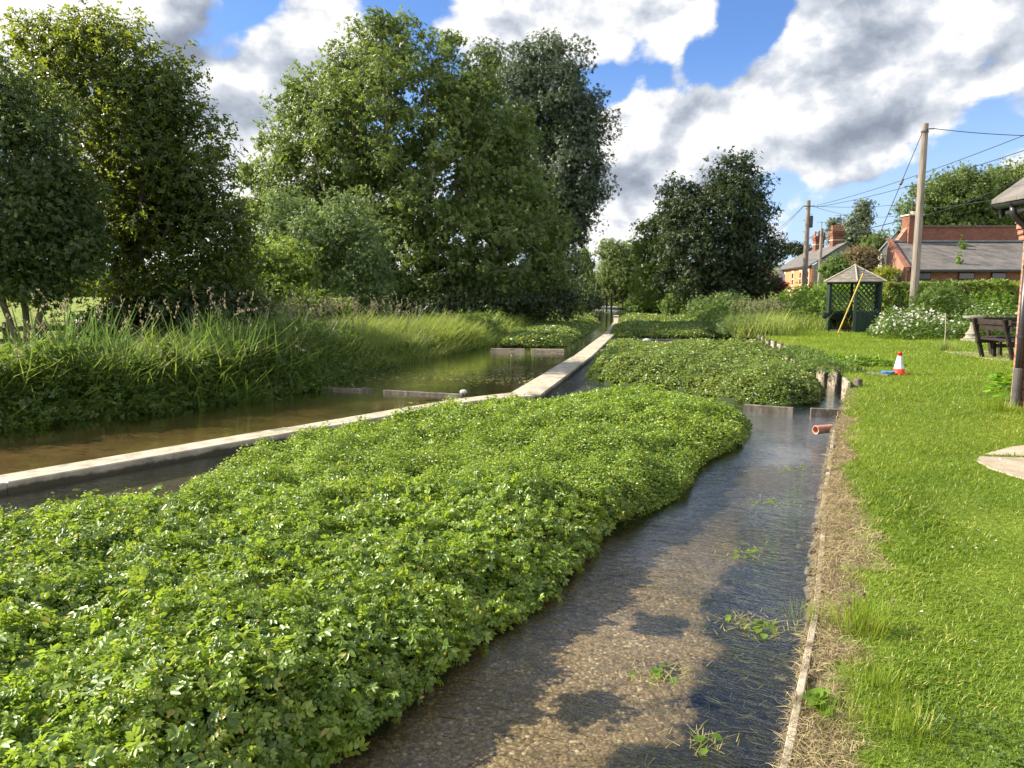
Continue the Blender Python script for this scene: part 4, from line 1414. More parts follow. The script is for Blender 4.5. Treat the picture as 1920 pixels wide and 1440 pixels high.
UB = 'undergrowth bushes below the bank trees'
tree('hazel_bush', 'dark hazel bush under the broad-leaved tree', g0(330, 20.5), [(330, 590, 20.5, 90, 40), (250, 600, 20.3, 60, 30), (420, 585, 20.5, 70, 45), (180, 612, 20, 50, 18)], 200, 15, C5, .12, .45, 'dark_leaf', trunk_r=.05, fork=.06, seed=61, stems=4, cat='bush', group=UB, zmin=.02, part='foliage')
tree('hazel_bush', 'dark bush filling the gap beside the tall sunlit shrub', g0(470, 24), [(470, 590, 24, 70, 40), (420, 540, 24, 50, 60), (530, 600, 24, 50, 24)], 150, 15, C5, .12, .45, 'herb_leaf', trunk_r=.05, fork=.06, seed=62, stems=4, cat='bush', group=UB, zmin=.02, part='foliage')

# the big group in the middle
ASH = [(715, 110, 40, 100, 72), (620, 190, 40, 100, 80), (840, 150, 40, 95, 85), (570, 250, 40, 75, 80), (700, 230, 38.5, 140, 120), (890, 250, 39, 95, 110), (525, 310, 40, 45, 60), (610, 330, 39, 120, 85), (780, 350, 38, 150, 110),
       (930, 360, 39, 85, 110), (990, 450, 39, 80, 90), (1030, 520, 39, 65, 75), (900, 480, 37.5, 130, 110), (760, 490, 37.5, 160, 95), (640, 440, 38.5, 110, 85), (480, 330, 41, 32, 30), (500, 400, 41, 55, 28), (860, 560, 37, 170, 45), (560, 390, 39.5, 80, 60), (745, 50, 40, 50, 22), (965, 280, 40, 50, 80), (1010, 380, 40, 45, 60)]
tree('ash_tree', 'huge spreading ash with visible limbs, widest crown in the view', g0(780, 39.5), ASH, 1750, 14, C5, .195, .62, 'ash_leaf', bark='ash_bark', trunk_r=.52, fork=.16, seed=3, stems=3, shell=2.7, group='tall trees beyond the pond')
tree('poplar_tree', 'tall grey green poplar towering on the edge of the ash crown', g0(1035, 56), [
    (1030, 130, 56, 78, 62), (1045, 210, 56, 92, 75), (1055, 300, 56, 85, 90), (1085, 250, 56, 62, 90), (1030, 390, 56, 80, 80), (1100, 370, 56, 42, 45), (1045, 470, 56, 50, 60), (1070, 410, 56, 50, 50), (1133, 318, 56, 32, 18), (1040, 90, 56, 35, 20), (980, 180, 56, 45, 80), (1060, 540, 56, 35, 50)],
    760, 17, C6, .20, .85, 'poplar_leaf', trunk_r=.45, fork=.3, seed=4, shell=2.6, group='tall trees beyond the pond')
tree('poplar_tree', 'narrow poplar top peeping up between the ash and the tall poplar', g0(925, 62), [(922, 140, 62, 40, 55), (915, 230, 62, 50, 80), (915, 105, 62, 22, 22), (930, 330, 62, 60, 90)],
    180, 16, C6, .21, .9, 'poplar_leaf', trunk_r=.35, fork=.4, seed=5, group='tall trees beyond the pond')
tree('birch_sapling', 'pale grey green young tree standing before the big ash', g0(640, 30), [(650, 420, 30, 45, 70), (690, 470, 30, 35, 80), (600, 440, 30, 60, 60), (560, 490, 30, 60, 60), (640, 530, 30, 85, 65), (540, 400, 31, 45, 40), (700, 560, 30, 50, 50), (515, 440, 31, 40, 45)],
    300, 16, C5, .12, .5, 'grey_leaf', trunk_r=.14, fork=.2, seed=6, stems=2, up=.3, group='trees on the pond bank')
tree('thorn_tree', 'thin-crowned tree showing bare twigs between the two big crowns', g0(500, 44), [(490, 375, 44, 60, 40), (480, 440, 44, 55, 60), (455, 330, 44, 22, 30), (520, 470, 44, 60, 60)],
    110, 9, C5, .16, .6, 'ash_leaf', trunk_r=.2, fork=.2, seed=7, group='tall trees beyond the pond')
SG = 'shrubs on the pond bank'
tree('elder_shrub', 'bright yellow green shrub at the foot of the pale young tree', g0(580, 25.5), [(560, 575, 25.5, 55, 28), (610, 580, 25.5, 50, 22), (520, 560, 26, 50, 45), (640, 600, 25.5, 60, 22)], 150, 16, C5, .11, .34, 'shrub_leaf', trunk_r=.05, fork=.05, seed=8, stems=4, cat='shrub', group=SG, zmin=.05, part='foliage')
tree('elder_shrub', 'tall sunlit shrub tucked beside the broad-leaved tree', g0(500, 27), [(505, 520, 27, 55, 60), (470, 500, 27, 50, 50), (540, 500, 27.5, 55, 50), (490, 580, 26.5, 60, 40), (455, 555, 26, 40, 50)], 190, 16, C5, .12, .45, 'shrub_leaf', trunk_r=.06, fork=.06, seed=9, stems=4, cat='shrub', group=SG, zmin=.05, part='foliage')
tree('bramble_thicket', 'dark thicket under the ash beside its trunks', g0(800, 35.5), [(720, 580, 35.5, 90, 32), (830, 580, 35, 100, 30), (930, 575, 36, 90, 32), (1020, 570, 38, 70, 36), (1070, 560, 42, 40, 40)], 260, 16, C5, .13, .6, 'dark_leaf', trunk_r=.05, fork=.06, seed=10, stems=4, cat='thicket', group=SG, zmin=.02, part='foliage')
tree('holly_bush', 'small round dark bush at the end of the tall trees', g0(1107, 66), [(1106, 566, 66, 20, 20), (1100, 580, 66, 24, 14)], 80, 14, C5, .16, .5, 'dark_leaf', trunk_r=.06, fork=.08, seed=11, stems=3, cat='bush', zmin=.02, part='foliage')

# far end of the stream
tree('weeping_willow', 'weeping willow with pale trailing branches at the far end of the stream', g0(1125, 78), [(1118, 530, 78, 16, 26), (1135, 520, 78, 18, 30), (1112, 550, 78, 10, 22), (1094, 470, 70, 10, 34), (1102, 500, 70, 8, 30)], 150, 16, T_leaf(.14, .05, .1), .50, .7, 'willow_leaf', trunk_r=.2, fork=.5, seed=12, droop=1.3, up=.1, stretch=(.5, .5, 1.5))
tree('willow_tree', 'pale feathery willow just beyond the weeping one', g0(1165, 76), [(1150, 480, 76, 26, 26), (1172, 490, 76, 34, 36), (1160, 525, 76, 42, 36), (1195, 520, 76, 28, 40), (1140, 465, 76, 14, 14), (1182, 560, 76, 36, 26)], 260, 15, C6, .24, .9, 'willow_leaf', trunk_r=.35, fork=.25, seed=13, up=.25)
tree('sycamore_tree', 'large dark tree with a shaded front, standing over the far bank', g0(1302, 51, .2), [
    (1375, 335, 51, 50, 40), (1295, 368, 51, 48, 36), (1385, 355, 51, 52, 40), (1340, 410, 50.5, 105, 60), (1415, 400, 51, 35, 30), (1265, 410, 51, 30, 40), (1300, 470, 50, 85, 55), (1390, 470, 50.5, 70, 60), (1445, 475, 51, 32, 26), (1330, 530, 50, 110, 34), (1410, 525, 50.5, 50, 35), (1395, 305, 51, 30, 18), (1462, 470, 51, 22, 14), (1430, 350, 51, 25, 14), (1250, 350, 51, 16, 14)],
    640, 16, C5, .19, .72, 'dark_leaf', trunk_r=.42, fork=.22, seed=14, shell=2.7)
tree('hawthorn_tree', 'lighter green open-branched tree leaning from the dark one towards the stream', g0(1240, 56, .2), [(1228, 430, 56, 36, 26), (1215, 465, 56, 32, 24), (1245, 490, 56, 40, 50), (1222, 540, 56, 32, 36), (1250, 420, 56, 26, 20)], 190, 14, C5, .20, .7, 'shrub_leaf', trunk_r=.2, fork=.3, seed=15)
tree('ivy_bush', 'ivy-clad pale bush at the waterside below the open-branched tree', g0(1222, 54), [(1222, 565, 54, 26, 26), (1205, 572, 54, 22, 22)], 110, 15, C5, .15, .5, 'shrub_leaf', trunk_r=.06, fork=.08, seed=16, stems=3, cat='bush', zmin=.02, part='foliage')
BG = 'bushes along the far bank'
tree('waterside_bush', 'rounded bush before the dark tree trunk, greenest of the far bushes', g0(1278, 50), [(1278, 572, 50, 30, 20), (1262, 578, 50, 20, 16)], 90, 15, C5, .14, .5, 'herb_leaf', trunk_r=.05, fork=.08, seed=17, stems=3, cat='bush', group=BG, zmin=.02, part='foliage')
tree('waterside_bush', 'grey green bush just beyond the soft grass tuft at the revetment end', g0(1335, 47), [(1335, 582, 47, 40, 24), (1372, 575, 47, 36, 26)], 130, 15, C5, .14, .55, 'grey_leaf', trunk_r=.05, fork=.08, seed=18, stems=3, cat='bush', group=BG, zmin=.02, part='foliage')
tree('purple_shrub', 'dark purple-leaved shrub below the orange gable', g0(1437, 58, 1.0), [(1440, 530, 58, 26, 18), (1425, 538, 58, 24, 16), (1452, 540, 58, 20, 14)], 110, 14, C5, .17, .5, 'purple_leaf', trunk_r=.06, fork=.1, seed=19, stems=3, cat='shrub', zmin=.02, part='foliage')

# behind the houses
BT = 'big trees behind the long brick building'
tree('chestnut_tree', 'broad rounded tree behind the long brick building, the closer to the pole', g0(1780, 78, 1), [(1790, 365, 78, 75, 45), (1740, 400, 78, 55, 40), (1830, 350, 78, 50, 36), (1720, 425, 78, 38, 30), (1800, 420, 78, 90, 36), (1850, 400, 78, 40, 40)], 420, 16, C5, .26, 1.0, 'ash_leaf', trunk_r=.5, fork=.3, seed=20, group=BT)
tree('chestnut_tree', 'broad rounded tree behind the long brick building, next to the slate eave', g0(1905, 80, 1), [(1890, 345, 80, 50, 38), (1930, 350, 80, 60, 45), (1900, 400, 80, 50, 40), (1960, 400, 80, 70, 60)], 300, 16, C5, .26, 1.0, 'ash_leaf', trunk_r=.5, fork=.3, seed=21, group=BT)
tree('silver_birch', 'slender silvery birch rising behind the cottage roof', g0(1610, 100, 1), [(1618, 392, 100, 14, 20), (1612, 420, 100, 22, 26), (1604, 450, 100, 28, 26), (1622, 460, 100, 22, 30), (1592, 430, 100, 10, 14), (1610, 478, 100, 30, 14)], 240, 14, C6, .26, .85, 'birch_leaf', bark='bark_pale', trunk_r=.25, fork=.4, seed=22, droop=.5, up=.2)
tree('silver_birch', 'smaller birch top just behind the cottage chimney', g0(1572, 104, 1), [(1566, 420, 104, 10, 16), (1570, 445, 104, 15, 20), (1576, 468, 104, 16, 18)], 90, 13, C6, .27, .9, 'birch_leaf', bark='bark_pale', trunk_r=.2, fork=.4, seed=23, droop=.5, up=.2)
tree('garden_tree', 'mid green bushy tree between the cottage and the white gable', g0(1645, 88, 1), [(1645, 465, 88, 22, 28), (1655, 490, 88, 20, 24), (1632, 490, 88, 24, 24)], 130, 14, C5, .24, .8, 'ash_leaf', trunk_r=.2, fork=.2, seed=24)
tree('garden_tree', 'low dark treetop just left of the second chimney stack', g0(1492, 118, 1), [(1490, 468, 118, 14, 8), (1505, 470, 118, 12, 7)], 40, 12, C5, .3, .9, 'dark_leaf', trunk_r=.2, fork=.3, seed=25)
GS = 'garden shrubs behind the gazebo'
tree('smoke_bush', 'brownish feathery bush behind the gazebo roof', g0(1625, 46, 1), [(1612, 485, 46, 24, 18), (1628, 495, 46, 20, 22), (1600, 505, 46, 26, 18)], 130, 15, C6, .13, .5, 'bronze_leaf', trunk_r=.06, fork=.15, seed=26, stems=3, cat='shrub', group=GS, zmin=.02, part='foliage')
tree('laurel_bush', 'dark glossy bush left of the gazebo roof peak', g0(1570, 44, 1), [(1568, 495, 44, 16, 14), (1562, 512, 44, 20, 16), (1590, 510, 44, 18, 12)], 90, 15, C5, .14, .4, 'herb_leaf', trunk_r=.06, fork=.1, seed=27, stems=3, cat='shrub', group=GS, zmin=.02, part='foliage')
tree('golden_shrub', 'small golden yellow shrub right of the gazebo roof peak', g0(1662, 42, .8), [(1662, 514, 42, 20, 10), (1650, 520, 42, 18, 9)], 70, 14, C5, .11, .35, 'gold_leaf', trunk_r=.04, fork=.1, seed=28, stems=3, cat='shrub', group=GS, zmin=.02, part='foliage')

# hedge and flower border on the right


def hedge(name, x0, x1, y0, y1, h, zb, n, leaf, label, seed, L=.085, lean=0.0):
    r = np.random.default_rng(seed)
    root = empty(name, ((x0 + x1) / 2, (y0 + y1) / 2, zb), label, 'hedge')
    s = r.random(n)
    x = r.uniform(x0, x1, n)
    hh = h * (1 + .10 * vnoise(x, x * 0 + seed, .7, seed) + .10 * vnoise(x, x * 0, 2.3, seed + 1))
    top = s < .30
    y = np.where(top, r.uniform(y0, y1, n), y0 + .45 * r.random(n) ** 2)
    u = r.random(n)
    z = np.where(top, hh - .10 * r.random(n), hh * u)
    bul = .22 * vnoise(x, z, 1.1, seed + 3)
    y = np.where(top, y, y + bul + .14 * (u - .5))
    end = r.random(n) < .12
    x = np.where(end & (r.random(n) < .5), x0 + .3 * r.random(n) ** 2, x)
    y = np.where(end, r.uniform(y0, y1, n), y)
    pos = np.stack([x, y, zb + z], 1)
    zd = np.where(top[:, None], np.array([0, -.3, 1.0]), np.array([-.25, -.8, .55])) + r.normal(0, .5, (n, 3))
    tint = np.clip(.5 + .25 * vnoise(x, z, 1.2, seed + 8) + r.normal(0, .17, n), 0, .95)
    tint = np.where(r.random(n) < .06, 1.0, tint)
    scatter('foliage', C5, pos, r.normal(0, .8, (n, 3)) + np.array([0, -.3, -.2]), zd, L * r.uniform(.6, 1.3, n), tint, M[leaf], root)
    mb = MB()
    for i in range(int((x1 - x0) / .4)):
        bx = x0 + .2 + i * .4
        p = Vector((bx, (y0 + y1) / 2, zb))
        for k in range(3):
            mb.tube([p, p + Vector((r.uniform(-.2, .2), r.uniform(-.2, .2), h * .45)), p + Vector((r.uniform(-.45, .45), r.uniform(-.35, .35), h * .85))], [.03, .02, .008], 5, False)
    mb.build('stems', M['bark'], root)
    V, Fs = [], []
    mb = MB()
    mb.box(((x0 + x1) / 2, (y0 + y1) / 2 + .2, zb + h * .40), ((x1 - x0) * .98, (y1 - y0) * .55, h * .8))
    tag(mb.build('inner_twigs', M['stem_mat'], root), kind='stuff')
    return root


hedge('hedge', 15.6, 23.5, 31.2, 33.0, 2.0, 0, 8500, 'hedge_leaf', 'yellow green hedge with reddish tips along the brick building', 71, .10)
herbs('mugwort_clump', [(14.9, 27.6), (17.2, 27.3), (17.4, 29.6), (15.2, 30.2)], z_right, 2.2, 2600, C6, .09, 'herb_leaf', 'tall feathery green plants at the foot of the closest pole', 72, 'tall plants', 'thing', rough=.25, edge=.35)
herbs('mugwort_clump', [(17.0, 28.0), (19.3, 27.8), (19.4, 29.8), (17.2, 30.2)], z_right, 1.85, 2200, C6, .09, 'bright_herb', 'loose tall herbs in front of the hedge behind the stone birdbath', 73, 'tall plants', 'thing', rough=.3, edge=.35)


def daisies(name, poly, h, n_fl, n_lf, label, seed):
    r = np.random.default_rng(seed)
    cx, cyy = sum(p[0] for p in poly) / len(poly), sum(p[1] for p in poly) / len(poly)
    root = empty(name, (cx, cyy, 0), label, 'daisies', 'ox-eye daisy clumps in the border')
    herbs('foliage', poly, lambda x, y: np.zeros(len(x)), h, n_lf, LF, .10, 'herb_leaf', '', seed, parent=root, edge=.3)
    xs, ys = [p[0] for p in poly], [p[1] for p in poly]
    x, y = r.uniform(min(xs), max(xs), n_fl * 5), r.uniform(min(ys), max(ys), n_fl * 5)
    m = inside(poly, x, y) & (vnoise(x, y, 1.3, seed + 1) > -.35 - .4 * r.random(len(x)))
    x, y = x[m][:n_fl], y[m][:n_fl]
    n = len(x)
    de = edge_dist(poly, x, y)
    z = h * (1 + .25 * vnoise(x, y, .9, seed)) * (1 - .75 * np.exp(-de / .3)) * r.uniform(.75, 1.2, n)
    pv, pf = [], []
    for i in range(9):
        a = 2 * math.pi * i / 9
        c, s = math.cos(a), math.sin(a)
        for (lx, ly, lz) in ((0, .2, .06), (.17, .6, .02), (0, 1, -.06), (-.17, .6, .02)):
            pv.append((lx * c - ly * s, lx * s + ly * c, lz))
        pf.append((4 * i, 4 * i + 1, 4 * i + 2, 4 * i + 3))
    T_daisy = (np.array(pv), np.array(pf))
    zd = r.normal(0, .35, (n, 3)) + np.array([-.25, -.45, .9])
    yd = r.normal(0, 1, (n, 3))
    pos = np.stack([x, y, z], 1)
    s = scatter('flower_heads', T_daisy, pos, yd, zd, r.uniform(.038, .055, n), r.random(n), M['daisy_petal'], root)
    tag(s, kind='stuff')
    ev = np.array([(.3, 0, .08), (0, .3, .08), (-.3, 0, .08), (0, -.3, .08)])
    e = scatter('flower_eyes', (ev, np.array([(0, 1, 2, 3)])), pos, yd, zd, np.full(n, .042), r.random(n), M['daisy_eye'], root)
    tag(e, kind='stuff')


daisies('daisy_clump', [(12.2, 25.0), (14.6, 24.6), (15.3, 26.0), (14.9, 28.2), (13.3, 27.9)], .92, 330, 3200, 'mass of white ox-eye daisies against the gazebo beside the yellow stay', 81)
daisies('daisy_clump', [(15.3, 25.4), (18.1, 25.2), (18.3, 27.2), (15.6, 27.2)], 1.0, 100, 3200, 'thinner drift of white daisies beside the stone birdbath', 82)
# ------------------------------------------------------------------ gazebo
GZ = Vector((13.9, 30.6, 0))
root = empty('gazebo', GZ, 'six-sided dark green lattice gazebo with a felted pointed roof', 'gazebo')
RG, EAVE, APEX = 1.06, 2.02, 2.66
ang = [RAD(-114 + 60 * k + 4) for k in range(6)]
V6 = [Vector((GZ.x + RG * math.cos(a), GZ.y + RG * math.sin(a), 0)) for a in ang]
for v in V6:
    d = math.atan2(v.y - GZ.y, v.x - GZ.x)
    MB().box((v.x, v.y, EAVE / 2), (.11, .11, EAVE), d).build('post', M['green_paint'], root, bevel=.006)
for k in range(6):
    a, b = V6[k], V6[(k + 1) % 6]
    e = (b - a).normalized()
    nrm = Vector((e.y, -e.x, 0))
    MB().bar((a.x, a.y, EAVE - .05), (b.x, b.y, EAVE - .05), .06, .10).build('top_rail', M['green_paint'], root)
    if k == 5:
        continue                                   # open side, facing the stream
    a2, b2 = a + e * .06, b - e * .06
    L = (b2 - a2).length
    MB().bar((a2.x, a2.y, .37), (b2.x, b2.y, .37), .03, .70).build('lower_panel', M['green_paint'], root)
    mb = MB()
    z0, z1 = .76, EAVE - .11
    HH = z1 - z0
    for sgn in (1, -1):
        o_ = -HH
        while o_ < L:
            s0, s1 = max(o_, 0), min(o_ + HH, L)
            if s1 - s0 > .03:
                za, zb = z0 + (s0 - o_), z0 + (s1 - o_)
                if sgn < 0:
                    za, zb = z0 + z1 - za, z0 + z1 - zb
                off_ = nrm * (.012 * sgn)
                p, q = a2 + e * s0 + off_, a2 + e * s1 + off_
                mb.bar((p.x, p.y, za), (q.x, q.y, zb), .02, .038, up=nrm)
            o_ += .21
    mb.bar((a2.x, a2.y, z0), (b2.x, b2.y, z0), .055, .06)
    mb.build('lattice_panel', M['green_paint'], root)
mb = MB()
ev = [Vector((GZ.x + 1.30 * math.cos(a), GZ.y + 1.30 * math.sin(a), EAVE - .02)) for a in ang]
ap = Vector((GZ.x, GZ.y, APEX))
rows = 6
for k in range(6):
    a, b = ev[k], ev[(k + 1) % 6]
    for j in range(rows):
        t0, t1 = j / rows, (j + 1) / rows
        up_ = Vector((0, 0, .018))
        p = [a.lerp(ap, t0) + up_, b.lerp(ap, t0) + up_, b.lerp(ap, t1), a.lerp(ap, t1)]
        mb.prism(p, (0, 0, -.03))
rf = mb.build('roof', M['felt_roof'], root)
mb = MB()
for k in range(6):
    mb.bar(ev[k] + Vector((0, 0, .03)), ap + Vector((0, 0, .03)), .05, .025)
mb.build('hip_strip', M['ridge_strip'], rf)
MB().lathe((ap.x, ap.y, ap.z - .01), [(.07, 0), (.07, .05), (.02, .08)], 8).build('cap', M['ridge_strip'], rf)
mb = MB().prism([Vector((v.x, v.y, .03)) for v in V6], (0, 0, .07))
mb.build('floor', M['dark_wood'], root)
mb = MB()
for k in (1, 2, 3):
    a, b = V6[k].lerp(GZ, .18), V6[(k + 1) % 6].lerp(GZ, .18)
    mb.bar((a.x, a.y, .45), (b.x, b.y, .45), .35, .04)
mb.build('bench_seat', M['dark_wood'], root)
# wall planter on the gazebo
c = P(1549, 592, 30.0)
o = MB().lathe((c.x - .05, c.y, c.z - .12), [(.05, 0), (.13, .10), (.15, .24), (.12, .24)], 12).build('hanging_planter', M['green_paint'])
tag(o, 'small dark green planter hung on the gazebo corner post', 'planter')

# ------------------------------------------------------------------ poles and wires
PT = Vector((P(1735, 232, 29.3)))
PB = Vector((P(1715, 560, 29.3)))
PX = PB.x + (PT.x - PB.x) * .1


def pole(name, x, y, zt, r0, r1, label, zb=-.1, extras=()):
    root = empty(name, (x, y, 0), label, 'utility pole', 'wooden utility poles')
    hgt = zt - zb
    MB().tube([(x, y, zb + hgt * t) for t in (0, .25, .5, .75, 1)], [r0 + (r1 - r0) * t for t in (0, .25, .5, .75, 1)], 14).build('shaft', M['pole_wood'], root, smooth=False)
    return root


p1 = pole('utility_pole', PT.x, 29.3, PT.z, .165, .118, 'tall bare grey pole, closest and tallest, rising from the hedge')
MB().tube([(PT.x - .02, 29.3 - .13, PT.z - .22), (PT.x + .30, 29.3 - .1, PT.z - .20)], .022, 8).build('eye_bolt', M['iron'], p1)
MB().lathe((PT.x, 29.3, PT.z - .34), [(.125, 0), (.135, .02), (.135, .07), (.125, .09)], 14).build('stay_band', M['iron'], p1)
T2 = P(1516, 376, 56)
p2 = pole('utility_pole', T2.x, 56, T2.z, .21, .15, 'leaning grey pole with black box standing before the orange brick terrace', .8)
q = P(1519, 416, 56)
MB().box((T2.x + .22, 55.9, q.z), (.20, .25, .85)).build('terminal_box', M['black_plastic'], p2, bevel=.02)
for k in range(10):
    zz_ = T2.z - 1.0 - k * .42
    s = -1 if k % 2 else 1
    MB().bar((T2.x, 56, zz_), (T2.x + s * .34, 56, zz_), .025, .025).build('climbing_step', M['iron'], p2)
MB().bar((T2.x - .4, 55.85, T2.z - .42), (T2.x + .4, 55.85, T2.z - .42), .07, .07).build('crossarm', M['iron'], p2)
T3 = P(1541, 428, 62)
p3 = pole('utility_pole', T3.x, 62, T3.z, .15, .12, 'slimmer pole in front of the grey cottage gable', .8)
MB().box((T3.x + .15, 61.85, T3.z - .5), (.16, .16, .30)).build('bracket', M['iron'], p3)
T4 = P(1409, 492, 52)
p4 = pole('utility_pole', T4.x, 52, T4.z, .12, .10, 'short brown post beside the purple shrub', .3)

MB_root = None


def wire(a, b, sag, rad, label, n=14):
    pts = []
    for i in range(n + 1):
        t = i / n
        p = Vector(a).lerp(Vector(b), t)
        p.z -= sag * 4 * t * (1 - t)
        pts.append(p)
    o = MB().tube(pts, rad, 5).build('overhead_wire', M['wire'], smooth=True)
    return tag(o, label, 'wire', 'overhead wires')


wire((PT.x + .3, 29.2, PT.z - .20), P(2000, 255, 28), .08, .014, 'wire running level from the top of the closest pole to the view edge')
wire(P(1532, 385, 56), P(1985, 228, 30), .25, .016, 'upper of two wires rising past the closest pole from the leaning pole')
wire(P(1532, 388, 56), P(1985, 260, 28), .28, .016, 'lower of two wires rising past the closest pole from the leaning pole')
wire((T2.x + .4, 55.9, T2.z - .42), P(1712, 380, 70), .2, .016, 'upper of two thin wires from the leaning pole towards the white gable')
wire((T2.x + .4, 55.9, T2.z - .46), P(1712, 398, 70), .6, .014, 'lower of two thin wires from the leaning pole towards the white gable')
wire((T2.x - .4, 55.9, T2.z - .40), P(1430, 446, 90), .3, .016, 'upper wire from the leaning pole down to the dark tree')
wire((T2.x - .4, 55.9, T2.z - .46), P(1430, 452, 92), .35, .014, 'lower wire from the leaning pole down to the dark tree')
wire(P(1543, 431, 62), P(1704, 408, 50), .35, .03, 'thick cable from the slim pole to the chimney of the long building')
wire(P(1541, 430, 62), P(1476, 468, 95), .2, .025, 'dark cable from the slim pole towards the low treetop')
wire(P(1712, 404, 50.5), P(1985, 300, 16), .3, .012, 'thin wire crossing the broad tree down to the slate eave')
wire(P(1700, 385, 48), P(1880, 372, 11.2), .15, .007, 'very thin wire from the chimney to the gutter corner')

# guy wire with yellow guard
root = empty('stay_wire', G(1571, 626, 0), 'slanting stay of the closest pole with a bright yellow guard', 'stay wire')
a, b = Vector((PT.x - .12, 29.2, PT.z - .28)), G(1571, 626, 0) + Vector((0, 0, .02))
g = a.lerp(b, .70)
MB().tube([a, g], .013, 6).build('wire', M['wire'], root)
ins = a.lerp(b, .235)
MB().tube([ins, a.lerp(b, .262)], .055, 8).build('insulator', M['iron'], root)
MB().tube([g, b - (b - g).normalized() * .02], .027, 10).build('guard', M['yellow_sleeve'], root)

# ------------------------------------------------------------------ traffic cone, rope
c = G(1685, 702, 0)
root = empty('traffic_cone', c, 'red and white traffic cone standing alone on the lawn', 'traffic cone')
MB().box((c.x, c.y, .016), (.29, .29, .03), .35).build('base', M['cone_red'], root, bevel=.008)
mb = MB().lathe((c.x, c.y, .03), [(.116, 0), (.110, .01), (.096, .085)], 24)
mb.build('lower_band', M['cone_red'], root, smooth=True)
MB().lathe((c.x, c.y, .115), [(.0965, 0), (.0945, .004), (.044, .25), (.0425, .255)], 24).build('white_sleeve', M['cone_white'], root, smooth=True)
MB().lathe((c.x, c.y, .37), [(.0415, 0), (.034, .045), (.040, .05), (.036, .075), (.020, .078), (.018, .03)], 24).build('tip', M['cone_red'], root, smooth=True)
c = G(1662, 703, 0)
rk = random.Random(3)
pts = []
for i in range(46):
    a_ = i * .9
    pts.append((c.x + math.cos(a_) * (.05 + .09 * rk.random()) + .002 * i, c.y + math.sin(a_) * (.04 + .05 * rk.random()), .02 + .05 * rk.random()))
o = MB().tube(pts, .010, 6).build('rope', M['blue_rope'], smooth=True)
tag(o, 'tangle of bright blue rope lying beside the traffic cone', 'rope')
a, b = G(1628, 699, .02), G(1668, 704, .02)
o = MB().bar(a, b, .10, .05).build('plank', M['wet_timber'], bevel=.01)
tag(o, 'short dark plank lying in the grass beside the blue rope', 'plank')

# ------------------------------------------------------------------ birdbath, stake, picnic bench
c = G(1822, 641, 0)
root = empty('birdbath', c, 'weathered stone birdbath pedestal in front of the hedge', 'birdbath')
MB().box((c.x, c.y, .05), (.48, .48, .10), .5).build('plinth', M['stone'], root, bevel=.01)
MB().lathe((c.x, c.y, .10), [(.25, 0), (.25, .03), (.20, .07), (.18, .12), (.21, .15), (.21, .18), (.15, .22), (.105, .32), (.085, .50), (.095, .60), (.13, .64)], 24).build('pedestal', M['stone'], root, smooth=True)
MB().lathe((c.x, c.y, .74), [(.14, 0), (.29, .03), (.30, .06), (.30, .10), (.26, .10), (.22, .06), (.05, .05)], 28).build('basin', M['stone'], root, smooth=False)
c = G(1770, 652, 0)
o = MB().tube([(c.x, c.y, -.1), (c.x + .01, c.y, .5), (c.x - .02, c.y, 1.0)], .013, 6).build('garden_stake', M['old_board'])
tag(o, 'thin upright stake standing in the lawn before the daisies', 'stake')

root = empty('picnic_bench', (12.42, 18.0, 0), 'dark brown picnic table with high-backed benches beside the brick corner', 'picnic bench')
BX, BY = 12.42, 18.0
DW = M['dark_wood']


def bench_side(cx, cyy, rot):
    """One bench with a back: two raked posts, seat slats, back board."""
    m = Matrix.Rotation(rot, 3, 'Z')
    o_ = Vector((cx, cyy, 0))
    T = lambda x, y, z: o_ + m @ Vector((x, y, z))
    for s in (-.52, .52):
        MB().bar(T(-.06, s, .0), T(-.36, s, .98), .09, .07, up=m @ Vector((0, 1, 0))).build('back_post', DW, root, bevel=.006)
        MB().bar(T(.24, s, .0), T(.20, s, .44), .09, .07, up=m @ Vector((0, 1, 0))).build('leg', DW, root, bevel=.006)
        MB().bar(T(-.25, s, .41), T(.32, s, .41), .06, .09).build('arm_bearer', DW, root, bevel=.006)
    for k, x_ in enumerate((-.12, .03, .18)):
        MB().bar(T(x_, -.66, .475), T(x_, .66, .475), .135, .04).build('seat_slat', DW, root, bevel=.006)
    for z_ in (.76, .90):
        xx = -.06 - .30 * z_ / .98 + .055
        MB().bar(T(xx, -.66, z_), T(xx, .66, z_), .03, .125, up=(0, 0, 1)).build('back_slat', DW, root, bevel=.006)


bench_side(BX - .62, BY, RAD(4))
bench_side(BX + .45, BY + 1.15, RAD(-86))
bench_side(BX + 1.5, BY, RAD(184))
for k in range(7):
    MB().bar((BX - .02 + k * .146, BY - .62, .74), (BX - .02 + k * .146, BY + .62, .74), .135, .04).build('table_slat', DW, root, bevel=.006)
for s in (-.42, .42):
    MB().bar((BX + .05, BY + s, 0), (BX + .30, BY + s, .70), .09, .07, up=(0, 1, 0)).build('table_leg', DW, root, bevel=.006)
    MB().bar((BX + .83, BY + s, 0), (BX + .58, BY + s, .70), .09, .07, up=(0, 1, 0)).build('table_leg', DW, root, bevel=.006)
    MB().bar((BX - .45, BY + s, .30), (BX + 1.33, BY + s, .30), .06, .09).build('cross_rail', DW, root, bevel=.006)


def paving(name, poly, label):
    mb = MB().prism([Vector((x, y, -.03)) for x, y in poly], (0, 0, .042))
    return tag(mb.build(name, M['paving'], bevel=.006), kind='structure')


# stone flags let into the lawn
PC = Vector((5.72, 7.35))
for pl_ in (PATIO_A, PATIO_B, PATIO_C):
    paving('patio', pl_, '')
paving('patio', [(11.5, 17.5), (15.5, 17.2), (15.5, 20.6), (11.7, 20.4)], '')

